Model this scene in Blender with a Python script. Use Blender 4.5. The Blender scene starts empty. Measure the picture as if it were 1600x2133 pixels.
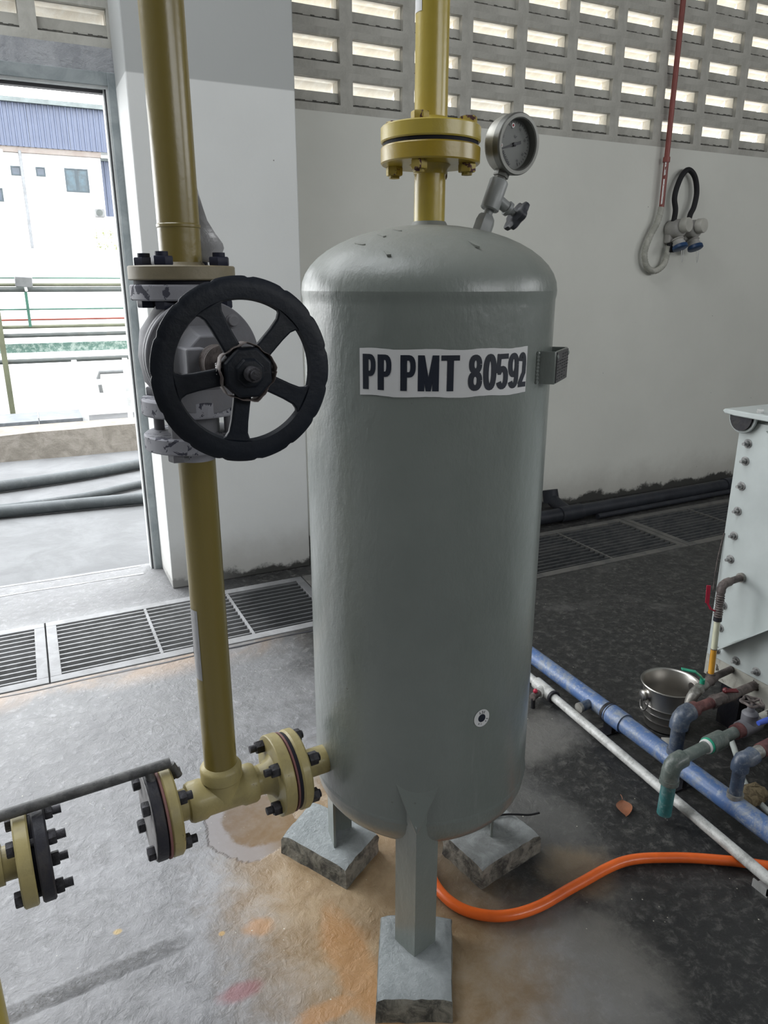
import bpy, bmesh, math, random
from mathutils import Vector, Matrix, Quaternion
random.seed(7)
PI = math.pi
R = math.radians
C = bpy.context.scene.collection
SC = bpy.context.scene

# ------------------------------------------------------------------ camera
W_PX, H_PX, F_PX = 1600, 2133, 1520.0
PITCH, YAW, EYE = R(17.34), R(25.75), 1.5
cam_d = bpy.data.cameras.new('camera')
cam = bpy.data.objects.new('camera', cam_d)
C.objects.link(cam)
cam_d.sensor_fit = 'VERTICAL'
cam_d.sensor_height = 24.0
cam_d.lens = F_PX / H_PX * 24.0
cam_d.clip_start = 0.02
cam_d.clip_end = 300
cam.location = (0, 0, EYE)
cam.rotation_euler = (PI / 2 - PITCH, 0, -YAW)
SC.camera = cam

# ------------------------------------------------------------------ world
SC.view_settings.view_transform = 'Standard'
SC.view_settings.look = 'None'
SC.view_settings.gamma = 1.0
SC.view_settings.use_curve_mapping = False
SC.view_settings.exposure = 0.0
wd = bpy.data.worlds.new('overcast')
SC.world = wd
wd.use_nodes = True
wn = wd.node_tree
bg = wn.nodes['Background']
tc = wn.nodes.new('ShaderNodeTexCoord')
sep = wn.nodes.new('ShaderNodeSeparateXYZ')
wn.links.new(tc.outputs['Generated'], sep.inputs[0])
rp = wn.nodes.new('ShaderNodeValToRGB')
rp.color_ramp.elements[0].position = 0.45
rp.color_ramp.elements[0].color = (0.92, 0.93, 0.93, 1)
rp.color_ramp.elements[1].position = 0.9
rp.color_ramp.elements[1].color = (0.93, 0.965, 1.0, 1)
mp = wn.nodes.new('ShaderNodeMapRange')
mp.inputs['From Min'].default_value = -1
wn.links.new(sep.outputs['Z'], mp.inputs['Value'])
wn.links.new(mp.outputs['Result'], rp.inputs[0])
wn.links.new(rp.outputs[0], bg.inputs['Color'])
bg.inputs['Strength'].default_value = 8.0


def portal(name, loc, rot, sx, sy):
    l = bpy.data.lights.new(name, 'AREA')
    l.shape = 'RECTANGLE'
    l.size, l.size_y = sx, sy
    l.cycles.is_portal = True
    o = bpy.data.objects.new(name, l)
    C.objects.link(o)
    o.location = loc
    o.rotation_euler = rot
    return o


# daylight portals in the door and in unseen openings added for light
portal('door_portal', (-1.4, 4.12, 1.17), (-PI / 2, 0, 0), 3.8, 2.36)
portal('unseen_clerestory_portal', (-1.4, 4.12, 3.85), (-PI / 2, 0, 0), 3.7, 1.2)
portal('rear_portal', (3.9, -4.75, 3.4), (PI / 2, 0, 0), 4.6, 1.5)
portal('side_portal', (7.15, -1.5, 3.4), (0, PI / 2, 0), 1.8, 3.4)
portal('added_skylight_portal', (-1.4, 2.1, 5.55), (0, 0, 0), 2.6, 3.0)


# ------------------------------------------------------------------ mesh builder
def frame_of(axis):
    z = Vector(axis).normalized()
    t = Vector((0, 0, 1)) if abs(z.z) < 0.9 else Vector((1, 0, 0))
    x = t.cross(z).normalized()
    y = z.cross(x)
    return x, y, z


class MB:
    def __init__(s):
        s.v, s.f = [], []

    def add(s, vs, fs):
        o = len(s.v)
        s.v += [tuple(p) for p in vs]
        s.f += [tuple(i + o for i in f) for f in fs]
        return s

    def box(s, x0, x1, y0, y1, z0, z1):
        v = [(x, y, z) for z in (z0, z1) for y in (y0, y1) for x in (x0, x1)]
        return s.add(v, [(0, 2, 3, 1), (4, 5, 7, 6), (0, 1, 5, 4), (2, 6, 7, 3), (0, 4, 6, 2), (1, 3, 7, 5)])

    def obox(s, c, ax, ay, az, hx, hy, hz):
        c, ax, ay, az = Vector(c), Vector(ax).normalized() * hx, Vector(ay).normalized() * hy, Vector(az).normalized() * hz
        v = [c + ax * i + ay * j + az * k for k in (-1, 1) for j in (-1, 1) for i in (-1, 1)]
        return s.add(v, [(0, 2, 3, 1), (4, 5, 7, 6), (0, 1, 5, 4), (2, 6, 7, 3), (0, 4, 6, 2), (1, 3, 7, 5)])

    def lathe(s, o, axis, prof, n=32, caps=True, rot=0.0):
        x, y, z = frame_of(axis)
        o = Vector(o)
        vs, fs = [], []
        for (r, h) in prof:
            for i in range(n):
                a = 2 * PI * i / n + rot
                vs.append(o + z * h + (x * math.cos(a) + y * math.sin(a)) * r)
        m = len(prof)
        for j in range(m - 1):
            for i in range(n):
                k = (i + 1) % n
                fs.append((j * n + i, j * n + k, (j + 1) * n + k, (j + 1) * n + i))
        if caps:
            fs.append(tuple(reversed(range(n))))
            fs.append(tuple(range((m - 1) * n, m * n)))
        return s.add(vs, fs)

    def cyl(s, p0, p1, r, r1=None, n=24, rot=0.0):
        p0, p1 = Vector(p0), Vector(p1)
        L = (p1 - p0).length
        return s.lathe(p0, p1 - p0, [(r, 0), (r if r1 is None else r1, L)], n, True, rot)

    def disc(s, p0, p1, r, b=0.0015, n=48):
        p0, p1 = Vector(p0), Vector(p1)
        L = (p1 - p0).length
        return s.lathe(p0, p1 - p0, [(r - b, 0), (r, b), (r, L - b), (r - b, L)], n)

    def ring(s, o, axis, ro, ri, h, n=48):
        return s.lathe(o, axis, [(ri, 0), (ro, 0), (ro, h), (ri, h), (ri, 0)], n, False)

    def tube(s, pts, r, n=12, closed=False, caps=True):
        pts = [Vector(p) for p in pts]
        m = len(pts)
        rs = r if isinstance(r, (list, tuple)) else [r] * m
        tg = []
        for i in range(m):
            a = pts[i - 1] if (i or closed) else pts[0]
            b = pts[(i + 1) % m] if (i < m - 1 or closed) else pts[-1]
            tg.append((b - a).normalized())
        x, y, z = frame_of(tg[0])
        vs, fs = [], []
        for i in range(m):
            if i:
                q = tg[i - 1].rotation_difference(tg[i])
                x = q @ x
                y = q @ y
            for k in range(n):
                a = 2 * PI * k / n
                vs.append(pts[i] + (x * math.cos(a) + y * math.sin(a)) * rs[i])
        for i in range(m if closed else m - 1):
            j = (i + 1) % m
            for k in range(n):
                l = (k + 1) % n
                fs.append((i * n + k, i * n + l, j * n + l, j * n + k))
        if caps and not closed:
            fs.append(tuple(reversed(range(n))))
            fs.append(tuple(range((m - 1) * n, m * n)))
        return s.add(vs, fs)

    def prism(s, poly, o, ax, ay, az, h):
        """extrude 2-D polygon (ax, ay) by h along az"""
        o, ax, ay, az = Vector(o), Vector(ax), Vector(ay), Vector(az)
        n = len(poly)
        vs = [o + ax * p[0] + ay * p[1] for p in poly] + [o + ax * p[0] + ay * p[1] + az * h for p in poly]
        fs = [tuple(reversed(range(n))), tuple(range(n, 2 * n))]
        fs += [(i, (i + 1) % n, (i + 1) % n + n, i + n) for i in range(n)]
        return s.add(vs, fs)

    def sphere(s, c, r, n=16, sc=(1, 1, 1)):
        vs, fs = [], []
        m = n // 2
        for j in range(m + 1):
            t = PI * j / m
            for i in range(n):
                a = 2 * PI * i / n
                vs.append(Vector(c) + Vector((math.sin(t) * math.cos(a) * sc[0], math.sin(t) * math.sin(a) * sc[1], math.cos(t) * sc[2])) * r)
        for j in range(m):
            for i in range(n):
                k = (i + 1) % n
                fs.append((j * n + i, (j + 1) * n + i, (j + 1) * n + k, j * n + k))
        return s.add(vs, fs)

    def build(s, name, m, parent=None, ang=35, bevel=0, label=None, merge=False, seg=2):
        off = Vector((0, 0, 0))
        p = parent
        while p is not None:
            off = off + p.location
            p = p.parent
        me = bpy.data.meshes.new(name)
        me.from_pydata([Vector(v) - off for v in s.v], [], s.f)
        bm = bmesh.new()
        bm.from_mesh(me)
        if merge:
            bmesh.ops.remove_doubles(bm, verts=bm.verts, dist=1e-5)
        bmesh.ops.recalc_face_normals(bm, faces=bm.faces)
        bm.to_mesh(me)
        bm.free()
        me.shade_smooth()
        me.set_sharp_from_angle(angle=R(ang))
        me.materials.append(m)
        o = bpy.data.objects.new(name, me)
        C.objects.link(o)
        if parent is not None:
            o.parent = parent
        if bevel:
            bv = o.modifiers.new('bevel', 'BEVEL')
            bv.width = bevel
            bv.segments = seg
            bv.limit_method = 'ANGLE'
            bv.angle_limit = R(40)
        if label:
            o['label'] = label
        return o


def thing(name, label, cat, loc=(0, 0, 0), group=None):
    o = bpy.data.objects.new(name, None)
    C.objects.link(o)
    o.location = loc
    o.empty_display_size = 0.05
    o['label'] = label
    o['category'] = cat
    if group:
        o['group'] = group
    bpy.context.view_layer.update()
    return o


def tag(o, label, cat, group=None):
    o['label'] = label
    o['category'] = cat
    if group:
        o['group'] = group
    return o


def struct(o):
    o['kind'] = 'structure'
    return o


def spline(pts, k=8):
    P = [Vector(p) for p in pts]
    out = []
    for i in range(len(P) - 1):
        p0, p1, p2, p3 = P[max(i - 1, 0)], P[i], P[i + 1], P[min(i + 2, len(P) - 1)]
        for j in range(k):
            t = j / k
            out.append(0.5 * ((2 * p1) + (p2 - p0) * t + (2 * p0 - 5 * p1 + 4 * p2 - p3) * t * t + (3 * p1 - p0 - 3 * p2 + p3) * t ** 3))
    out.append(P[-1])
    return out


# ------------------------------------------------------------------ materials
class NT:
    def __init__(s, name):
        s.m = bpy.data.materials.new(name)
        s.m.use_nodes = True
        s.t = s.m.node_tree
        s.b = s.t.nodes['Principled BSDF']
        s.co = s.t.nodes.new('ShaderNodeTexCoord').outputs['Object']

    def n(s, kind, **kw):
        nd = s.t.nodes.new(kind)
        for k, v in kw.items():
            setattr(nd, k, v)
        return nd

    def link(s, a, b):
        s.t.links.new(a, b)

    def val(s, sock, v):
        if hasattr(v, 'is_output') or isinstance(v, bpy.types.NodeSocket):
            s.link(v, sock)
        elif isinstance(v, tuple) and len(v) == 3 and sock.type == 'RGBA':
            sock.default_value = (*v, 1)
        else:
            sock.default_value = v

    def scale(s, sc, loc=(0, 0, 0), rot=(0, 0, 0), src=None):
        nd = s.n('ShaderNodeMapping')
        s.link(src or s.co, nd.inputs[0])
        nd.inputs['Scale'].default_value = sc
        nd.inputs['Location'].default_value = loc
        nd.inputs['Rotation'].default_value = rot
        return nd.outputs[0]

    def noise(s, scale, det=6, rough=0.6, dist=0.0, src=None):
        nd = s.n('ShaderNodeTexNoise')
        s.link(src or s.co, nd.inputs['Vector'])
        nd.inputs['Scale'].default_value = scale
        nd.inputs['Detail'].default_value = det
        nd.inputs['Roughness'].default_value = rough
        nd.inputs['Distortion'].default_value = dist
        return nd.outputs['Fac']

    def voro(s, scale, feat='F1', src=None):
        nd = s.n('ShaderNodeTexVoronoi', feature=feat)
        s.link(src or s.co, nd.inputs['Vector'])
        nd.inputs['Scale'].default_value = scale
        return nd.outputs['Distance']

    def ramp(s, f, a, b, ca=0.0, cb=1.0):
        nd = s.n('ShaderNodeMapRange', interpolation_type='SMOOTHSTEP')
        s.val(nd.inputs['Value'], f)
        nd.inputs['From Min'].default_value = a
        nd.inputs['From Max'].default_value = b
        s.val(nd.inputs['To Min'], ca)
        s.val(nd.inputs['To Max'], cb)
        return nd.outputs[0]

    def mix(s, f, a, b, mode='MIX'):
        nd = s.n('ShaderNodeMix', data_type='RGBA', blend_type=mode)
        s.val(nd.inputs[0], f)
        s.val(nd.inputs[6], a)
        s.val(nd.inputs[7], b)
        return nd.outputs[2]

    def math(s, op, a, b=0.0, c=0.0):
        nd = s.n('ShaderNodeMath', operation=op)
        for k, v in zip(range(3), (a, b, c)):
            s.val(nd.inputs[k], v)
        return nd.outputs[0]

    def xyz(s, src=None):
        nd = s.n('ShaderNodeSeparateXYZ')
        s.link(src or s.co, nd.inputs[0])
        return nd.outputs

    def bump(s, h, st=0.3, dist=0.01, prev=None):
        nd = s.n('ShaderNodeBump')
        s.val(nd.inputs['Height'], h)
        nd.inputs['Strength'].default_value = st
        nd.inputs['Distance'].default_value = dist
        if prev is not None:
            s.link(prev, nd.inputs['Normal'])
        return nd.outputs[0]

    def blob(s, cx, cy, rx, ry, soft=0.5, warp=None, amt=0.3):
        """soft elliptical mask in object x, y"""
        x, y, _ = s.xyz()
        dx = s.math('DIVIDE', s.math('SUBTRACT', x, cx), rx)
        dy = s.math('DIVIDE', s.math('SUBTRACT', y, cy), ry)
        d = s.math('SQRT', s.math('ADD', s.math('MULTIPLY', dx, dx), s.math('MULTIPLY', dy, dy)))
        if warp is not None:
            d = s.math('ADD', d, s.math('MULTIPLY', s.math('SUBTRACT', warp, 0.5), amt * 2))
        return s.ramp(d, 1 + soft * 0.5, 1 - soft * 0.5)

    def out(s, col=None, rough=0.5, metal=0.0, nrm=None, coat=0.0, spec=None, coat_rough=0.1):
        if col is not None:
            s.val(s.b.inputs['Base Color'], col)
        s.val(s.b.inputs['Roughness'], rough)
        s.val(s.b.inputs['Metallic'], metal)
        if nrm is not None:
            s.link(nrm, s.b.inputs['Normal'])
        if coat:
            if not s.b.inputs['Coat Weight'].is_linked:
                s.b.inputs['Coat Weight'].default_value = coat
            s.b.inputs['Coat Roughness'].default_value = coat_rough
        if spec is not None:
            s.b.inputs['Specular IOR Level'].default_value = spec
        return s.m


def paint(name, col, rough=0.4, chip=0.0, chipcol=(0.05, 0.02, 0.012), bump=0.15, bscale=90, var=0.18, coat=0.0, dirt=0.0, dirtcol=(0.10, 0.085, 0.06), cs=25, metal=0.0):
    t = NT(name)
    n1 = t.noise(6, 4)
    dark = tuple(c * (1 - var) for c in col)
    lite = tuple(min(1, c * (1 + var)) for c in col)
    c = t.mix(t.ramp(n1, 0.3, 0.7), dark, lite)
    if dirt:
        c = t.mix(t.math('MULTIPLY', t.ramp(t.noise(14, 8, 0.7, 1.0), 0.45, 0.75), dirt), c, dirtcol)
    h = t.noise(bscale, 3)
    r = rough
    if chip:
        k = t.ramp(t.noise(cs, 5, 0.65, 0.6), 0.72 - chip, 0.74 - chip)
        c = t.mix(k, c, chipcol)
        h = t.math('SUBTRACT', h, t.math('MULTIPLY', k, 0.6))
        r = t.ramp(k, 0, 1, rough, 0.8)
    return t.out(c, r, metal, t.bump(h, bump, 0.004), coat)


def m_floor():
    t = NT('stained_concrete')
    x, y, z = t.xyz()
    w = t.noise(2.2, 8, 0.65, 0.8)
    w2 = t.noise(9, 8, 0.7, 0.25)
    fine = t.noise(60, 4, 0.7)
    base = t.mix(t.ramp(w2, 0.35, 0.65), (0.145, 0.145, 0.15), (0.275, 0.275, 0.285))
    base = t.mix(t.ramp(y, 1.7, 2.7), base, t.mix(0.8, base, (0.16, 0.16, 0.16)))  # floor colour darkened toward the door to offset the stronger light there
    base = t.mix(t.math('MULTIPLY', t.ramp(t.noise(30, 9, 0.8, 0.35), 0.50, 0.66), 0.5), base, (0.36, 0.36, 0.37))
    base = t.mix(t.ramp(t.noise(3.2, 5, 0.6, 0.3), 0.42, 0.68, 0.0, 0.55), base, (0.15, 0.15, 0.155))
    # tan rusty wash around the vessel feet
    tan = t.mix(t.ramp(w2, 0.3, 0.7), (0.25, 0.155, 0.065), (0.40, 0.28, 0.145))
    m1 = t.blob(0.64, 1.36, 0.33, 0.52, 0.9, w2, 0.5)
    base = t.mix(t.math('MULTIPLY', m1, 0.85), base, tan)
    org = t.math('MAXIMUM', t.blob(0.50, 1.20, 0.05, 0.16, 0.8, w2, 0.8), t.blob(0.42, 1.12, 0.09, 0.022, 0.7, w2, 0.9))
    org = t.math('MAXIMUM', org, t.blob(0.334, 1.395, 0.035, 0.03, 0.8, w2, 0.8))
    base = t.mix(t.math('MULTIPLY', org, 0.5), base, (0.48, 0.22, 0.06))
    base = t.mix(t.math('MULTIPLY', t.blob(0.247, 1.415, 0.007, 0.006, 0.8, w2, 0.6), 0.6), base, (0.55, 0.33, 0.08))
    base = t.mix(t.math('MULTIPLY', t.blob(0.02, 1.53, 0.010, 0.008, 0.8, w2, 0.6), 0.6), base, (0.55, 0.36, 0.08))
    base = t.mix(t.math('MULTIPLY', t.blob(0.245, 1.246, 0.045, 0.022, 0.9, w2, 0.7), 0.7), base, (0.26, 0.09, 0.10))
    # rusty line along the drain kerb
    strip = t.math('MULTIPLY', t.ramp(y, 3.40, 3.46), t.ramp(t.math('ADD', x, t.math('MULTIPLY', w, 0.3)), 0.62, 0.85))
    base = t.mix(t.math('MULTIPLY', strip, 0.9), base, (0.03, 0.03, 0.031))
    ln = t.math('MULTIPLY', t.ramp(y, 2.66, 2.82), t.ramp(y, 2.93, 2.88))
    base = t.mix(t.math('MULTIPLY', t.math('MULTIPLY', ln, t.ramp(w, 0.35, 0.6)), 0.55), base, (0.42, 0.28, 0.17))
    # black oily grime over the right-hand side
    edge = t.math('ADD', x, t.math('MULTIPLY', t.math('SUBTRACT', w, 0.5), 0.5))
    edge = t.math('SUBTRACT', edge, t.math('MULTIPLY', t.ramp(y, 2.0, 3.3), -0.15))
    dm = t.ramp(edge, 0.72, 1.12)
    sp = t.ramp(t.noise(30, 9, 0.8, 0.3), 0.48, 0.68)
    dcol = t.mix(sp, (0.018, 0.018, 0.018), (0.10, 0.097, 0.09))
    dcol = t.mix(t.math('MULTIPLY', t.ramp(w, 0.55, 0.75), 0.5), dcol, (0.13, 0.125, 0.12))
    dcol = t.mix(t.math('MULTIPLY', t.blob(1.35, 1.75, 0.30, 0.12, 0.9, w2, 0.8), 0.75), dcol, (0.17, 0.165, 0.155))
    dcol = t.mix(t.math('MULTIPLY', t.blob(1.18, 1.40, 0.12, 0.3, 0.9, w2, 0.8), 0.55), dcol, (0.15, 0.148, 0.14))
    dcol = t.mix(t.math('MULTIPLY', t.blob(1.2, 2.05, 0.4, 0.4, 0.9, w2, 0.6), 0.4), dcol, (0.12, 0.115, 0.10))
    dcol = t.mix(t.math('MULTIPLY', t.blob(0.98, 0.95, 0.16, 0.2, 0.9, w2, 0.7), 0.75), dcol, (0.22, 0.21, 0.19))
    dcol = t.mix(t.math('MULTIPLY', t.blob(1.15, 1.2, 0.10, 0.08, 0.9, w2, 0.7), 0.6), dcol, (0.26, 0.19, 0.11))
    col = t.mix(dm, base, dcol)
    # small lime and paint specks
    spk = t.voro(38)
    col = t.mix(t.math('MULTIPLY', t.ramp(spk, 0.075, 0.05), t.ramp(t.noise(3.1, 2), 0.5, 0.6)), col, (0.62, 0.6, 0.5))
    # puddle by the nozzle flange
    pud = t.blob(0.415, 1.745, 0.125, 0.135, 0.08, w, 0.55)
    rim = t.math('MULTIPLY', pud, t.ramp(t.blob(0.452, 1.775, 0.115, 0.125, 0.35, w2, 0.35), 0.8, 0.2))
    col = t.mix(t.math('MULTIPLY', pud, 0.55), col, (0.17, 0.105, 0.055))
    col = t.mix(t.math('MULTIPLY', t.math('MULTIPLY', rim, t.ramp(x, 0.50, 0.40)), 0.5), col, (0.36, 0.36, 0.385))
    # scraped rough track at lower left
    yc = t.math('ADD', t.math('MULTIPLY', x, 0.07), t.math('ADD', 1.418, t.math('MULTIPLY', t.noise(9, 3), 0.015)))
    band = t.math('MULTIPLY', t.ramp(t.math('ABSOLUTE', t.math('SUBTRACT', y, yc)), 0.030, 0.008), t.ramp(x, 0.20, 0.05))
    rt = t.math('MULTIPLY', band, t.noise(70, 5, 0.8, 1.0))
    col = t.mix(t.math('MULTIPLY', t.math('MULTIPLY', band, t.ramp(t.noise(95, 6, 0.8, 0.4), 0.50, 0.40)), 0.55), col, (0.10, 0.095, 0.085))
    wet = t.math('MAXIMUM', pud, t.math('MULTIPLY', t.ramp(w, 0.56, 0.62), 0.0))
    rough = t.ramp(w2, 0.3, 0.7, 0.38, 0.62)
    rough = t.ramp(wet, 0, 1, rough, 0.08)
    flat = t.math('SUBTRACT', 1.0, t.math('MULTIPLY', wet, 0.9))
    h = t.math('MULTIPLY', t.math('ADD', t.math('MULTIPLY', w2, 0.7), t.math('MULTIPLY', fine, 0.12)), flat)
    h = t.math('ADD', h, t.math('MULTIPLY', t.math('MULTIPLY', t.noise(30, 5, 0.65, 0.6), 0.55), flat))
    h = t.math('ADD', h, t.math('MULTIPLY', rt, 2.2))
    h = t.math('ADD', h, t.math('MULTIPLY', t.math('MULTIPLY', t.ramp(y, 3.42, 3.6), t.noise(18, 8, 0.8, 1.0)), 1.6))
    return t.out(col, rough, 0, t.bump(h, 0.65, 0.012), spec=0.5)


def m_plaster(name, col, upper=None, base_dirt=True, rough=0.75):
    t = NT(name)
    x, y, z = t.xyz()
    n = t.noise(1.3, 6, 0.6)
    c = t.mix(t.ramp(n, 0.3, 0.7), tuple(k * 0.93 for k in col), col)
    sc = t.noise(11, 7, 0.75, 1.4)
    c = t.mix(t.math('MULTIPLY', t.ramp(sc, 0.66, 0.72), 0.25), c, tuple(k * 0.6 for k in col))
    spk = t.voro(5.5)
    c = t.mix(t.math('MULTIPLY', t.ramp(spk, 0.022, 0.012), 0.8), c, (0.05, 0.04, 0.03))
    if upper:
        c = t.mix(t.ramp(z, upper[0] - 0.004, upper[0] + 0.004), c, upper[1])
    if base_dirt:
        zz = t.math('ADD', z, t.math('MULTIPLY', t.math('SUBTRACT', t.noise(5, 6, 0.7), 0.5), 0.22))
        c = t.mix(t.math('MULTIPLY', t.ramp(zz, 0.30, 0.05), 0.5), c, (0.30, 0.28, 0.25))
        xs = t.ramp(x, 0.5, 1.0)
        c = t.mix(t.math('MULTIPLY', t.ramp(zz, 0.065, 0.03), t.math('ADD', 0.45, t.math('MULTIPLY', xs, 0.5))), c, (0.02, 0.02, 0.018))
    return t.out(c, rough, 0, t.bump(t.math('ADD', t.noise(3, 5), t.math('MULTIPLY', t.noise(60, 3), 0.12)), 0.25, 0.01))


def m_rough(name, a, b, sc=8, bump=0.6, rough=0.85, dist=0.01, bs=None, oily=None):
    t = NT(name)
    n = t.noise(sc, 8, 0.7, 0.6)
    c = t.mix(t.ramp(n, 0.35, 0.65), a, b)
    if oily:                                  # oil film that begins at a world x position
        p = t.n('ShaderNodeNewGeometry').outputs['Position']
        x, y, z = t.xyz(p)
        x = t.math('ADD', x, t.math('MULTIPLY', t.math('SUBTRACT', t.noise(4, 4, 0.6, 0, p), 0.5), 0.3))
        c = t.mix(t.math('MULTIPLY', t.ramp(x, oily[0], oily[1]), 0.85), c, (0.035, 0.037, 0.04))
    return t.out(c, rough, 0, t.bump(t.noise(bs or sc * 4, 8, 0.7), bump, dist))


def m_tank():
    t = NT('grey_green_tank_paint')
    x, y, z = t.xyz()
    n = t.noise(3, 5)
    c = t.mix(t.ramp(n, 0.3, 0.7), (0.152, 0.172, 0.158), (0.182, 0.203, 0.187))
    st = t.noise(14, 6, 0.7, 0.6, t.scale((1, 1, 0.12)))
    c = t.mix(t.math('MULTIPLY', t.ramp(st, 0.62, 0.78), 0.25), c, (0.36, 0.38, 0.36))
    top = t.ramp(z, 1.47, 1.60)
    dust = t.math('MULTIPLY', top, t.ramp(t.noise(5, 6), 0.2, 0.6))
    c = t.mix(t.math('MULTIPLY', dust, 0.5), c, (0.24, 0.23, 0.20))
    sp = t.ramp(t.noise(16, 5, 0.7, 0.4), 0.74, 0.76)
    c = t.mix(t.math('MULTIPLY', sp, 0.85), c, (0.10, 0.095, 0.085))
    spk = t.math('MULTIPLY', t.ramp(t.voro(34), 0.10, 0.06), t.ramp(t.noise(4, 3), 0.58, 0.68))
    c = t.mix(t.math('MULTIPLY', spk, 0.7), c, (0.07, 0.06, 0.05))
    orange = t.noise(45, 4, 0.6, 0, t.scale((1, 1, 0.5)))
    rgh = t.ramp(t.noise(2.2, 4), 0.3, 0.7, 0.30, 0.42)
    rgh = t.ramp(dust, 0, 1, rgh, 0.62)
    h = t.math('ADD', orange, t.math('MULTIPLY', t.noise(150, 2), 0.12))
    t.link(t.ramp(z, 1.44, 1.52, 0.75, 0.12), t.b.inputs['Coat Weight'])
    ar = t.math('MULTIPLY', t.ramp(t.math('ABSOLUTE', t.math('SUBTRACT', z, 0.85)), 0.5, 0.1), t.noise(90, 5, 0.8))
    h = t.math('SUBTRACT', h, t.math('MULTIPLY', sp, 0.5))
    h = t.math('ADD', h, t.math('MULTIPLY', ar, 0.25))
    return t.out(c, rgh, 0, t.bump(h, 0.38, 0.006), coat=0.7, coat_rough=0.24)


def m_pipe_yellow(name, lo, hi, zs, chips=0.02, faded=None, dark=None):
    """lo below zs[0], hi above zs[1] — the paint is a different batch up the riser"""
    t = NT(name)
    x, y, z = t.xyz()
    zz = t.math('ADD', z, t.math('MULTIPLY', t.math('SUBTRACT', t.noise(6, 4), 0.5), 0.2))
    c = t.mix(t.ramp(zz, zs[0], zs[1]), lo, hi)
    if faded:
        c = t.mix(t.ramp(zz, faded[0], faded[1]), c, faded[2])
    run = t.noise(30, 6, 0.7, 0.5, t.scale((1, 1, 0.06)))
    c = t.mix(t.math('MULTIPLY', t.ramp(run, 0.5, 0.75), 0.25), c, (0.22, 0.16, 0.06))
    k = t.ramp(t.noise(19, 5, 0.7, 0.8), 0.735 - chips, 0.745 - chips)
    c = t.mix(t.math('MULTIPLY', k, 0.9), c, (0.055, 0.02, 0.02))
    h = t.math('SUBTRACT', t.noise(70, 3), t.math('MULTIPLY', k, 0.7))
    return t.out(c, 0.34, 0, t.bump(h, 0.14, 0.004), coat=0.3, coat_rough=0.2)


def m_ribbed(name, col, axis=2, sc=1200):
    """fine screw thread relief for studs"""
    t = NT(name)
    c = t.mix(t.ramp(t.noise(60, 6), 0.4, 0.6), col, tuple(k * 0.4 for k in col))
    return t.out(c, 0.6, 0.3, t.bump(t.noise(260, 3), 0.5, 0.003))


M = {}
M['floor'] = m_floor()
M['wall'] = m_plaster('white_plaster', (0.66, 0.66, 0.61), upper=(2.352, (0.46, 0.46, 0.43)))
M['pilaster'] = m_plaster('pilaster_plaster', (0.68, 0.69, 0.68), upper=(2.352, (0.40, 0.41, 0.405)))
M['plain_wall'] = m_plaster('grey_plaster', (0.30, 0.30, 0.28), base_dirt=False)
M['block'] = m_rough('painted_vent_block', (0.36, 0.35, 0.315), (0.46, 0.45, 0.41), 7, 0.5, 0.85, 0.006, 26)
M['block_in'] = m_rough('weathered_white_vent_hood', (0.80, 0.74, 0.64), (0.90, 0.87, 0.80), 12, 0.5, 0.9, 0.005)
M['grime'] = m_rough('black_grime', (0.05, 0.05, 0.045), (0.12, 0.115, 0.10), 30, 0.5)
M['lintel'] = m_rough('rough_grey_render', (0.30, 0.31, 0.33), (0.42, 0.43, 0.45), 10, 0.9, 0.85, 0.012, 30)
M['ceiling'] = m_rough('dark_roof_sheet', (0.20, 0.21, 0.22), (0.26, 0.27, 0.28), 2, 0.1)
M['trench'] = m_rough('trench_silt', (0.24, 0.24, 0.24), (0.38, 0.38, 0.37), 9, 0.4, oily=(0.55, 0.95))
M['tank'] = m_tank()
M['yellow'] = m_pipe_yellow('yellow_pipe_paint', (0.42, 0.32, 0.045), (0.32, 0.22, 0.016), (1.62, 1.72), 0.05)
M['riser'] = m_pipe_yellow('riser_yellow_paint', (0.19, 0.145, 0.034), (0.19, 0.145, 0.078), (0.75, 1.15), 0.0, (1.75, 2.05, (0.185, 0.14, 0.042)))
M['cream'] = paint('cream_yellow_flange_paint', (0.32, 0.265, 0.11), 0.5, 0.055, bump=0.2, dirt=0.35, coat=0.1)
M['flange_dull'] = paint('dull_cream_flange_paint', (0.19, 0.16, 0.10), 0.5, 0.02, (0.06, 0.05, 0.06), dirt=0.4)
M['valve_grey'] = paint('dusty_grey_valve_paint', (0.17, 0.17, 0.185), 0.6, 0.03, (0.05, 0.05, 0.07), dirt=0.35, dirtcol=(0.17, 0.15, 0.15))
M['peeling'] = paint('peeling_grey_flange_paint', (0.29, 0.29, 0.32), 0.65, 0.17, (0.05, 0.05, 0.07), cs=45, dirt=0.2)
M['black_paint'] = paint('black_handwheel_paint', (0.008, 0.0105, 0.016), 0.5, 0, bump=0.2, var=0.3)
M['blackish'] = paint('black_plate_paint', (0.022, 0.022, 0.028), 0.5, 0, bump=0.3, var=0.3, dirt=0.3)
M['bolt_dark'] = m_ribbed('dark_oily_bolt_steel', (0.045, 0.043, 0.05))
M['bolt_blue'] = paint('navy_black_nut_paint', (0.02, 0.022, 0.04), 0.5, 0)
M['bolt_yellow'] = paint('chipped_yellow_nut_paint', (0.36, 0.27, 0.05), 0.5, 0.16, (0.07, 0.025, 0.03), cs=60)
M['gasket'] = paint('black_gasket', (0.012, 0.012, 0.018), 0.7, 0)
M['gasket_red'] = paint('red_gasket', (0.17, 0.07, 0.065), 0.7, 0, dirt=0.5)
M['plate_grey'] = m_rough('bare_grey_plate', (0.22, 0.21, 0.21), (0.36, 0.35, 0.35), 20, 0.3, 0.6, 0.003)
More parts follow.
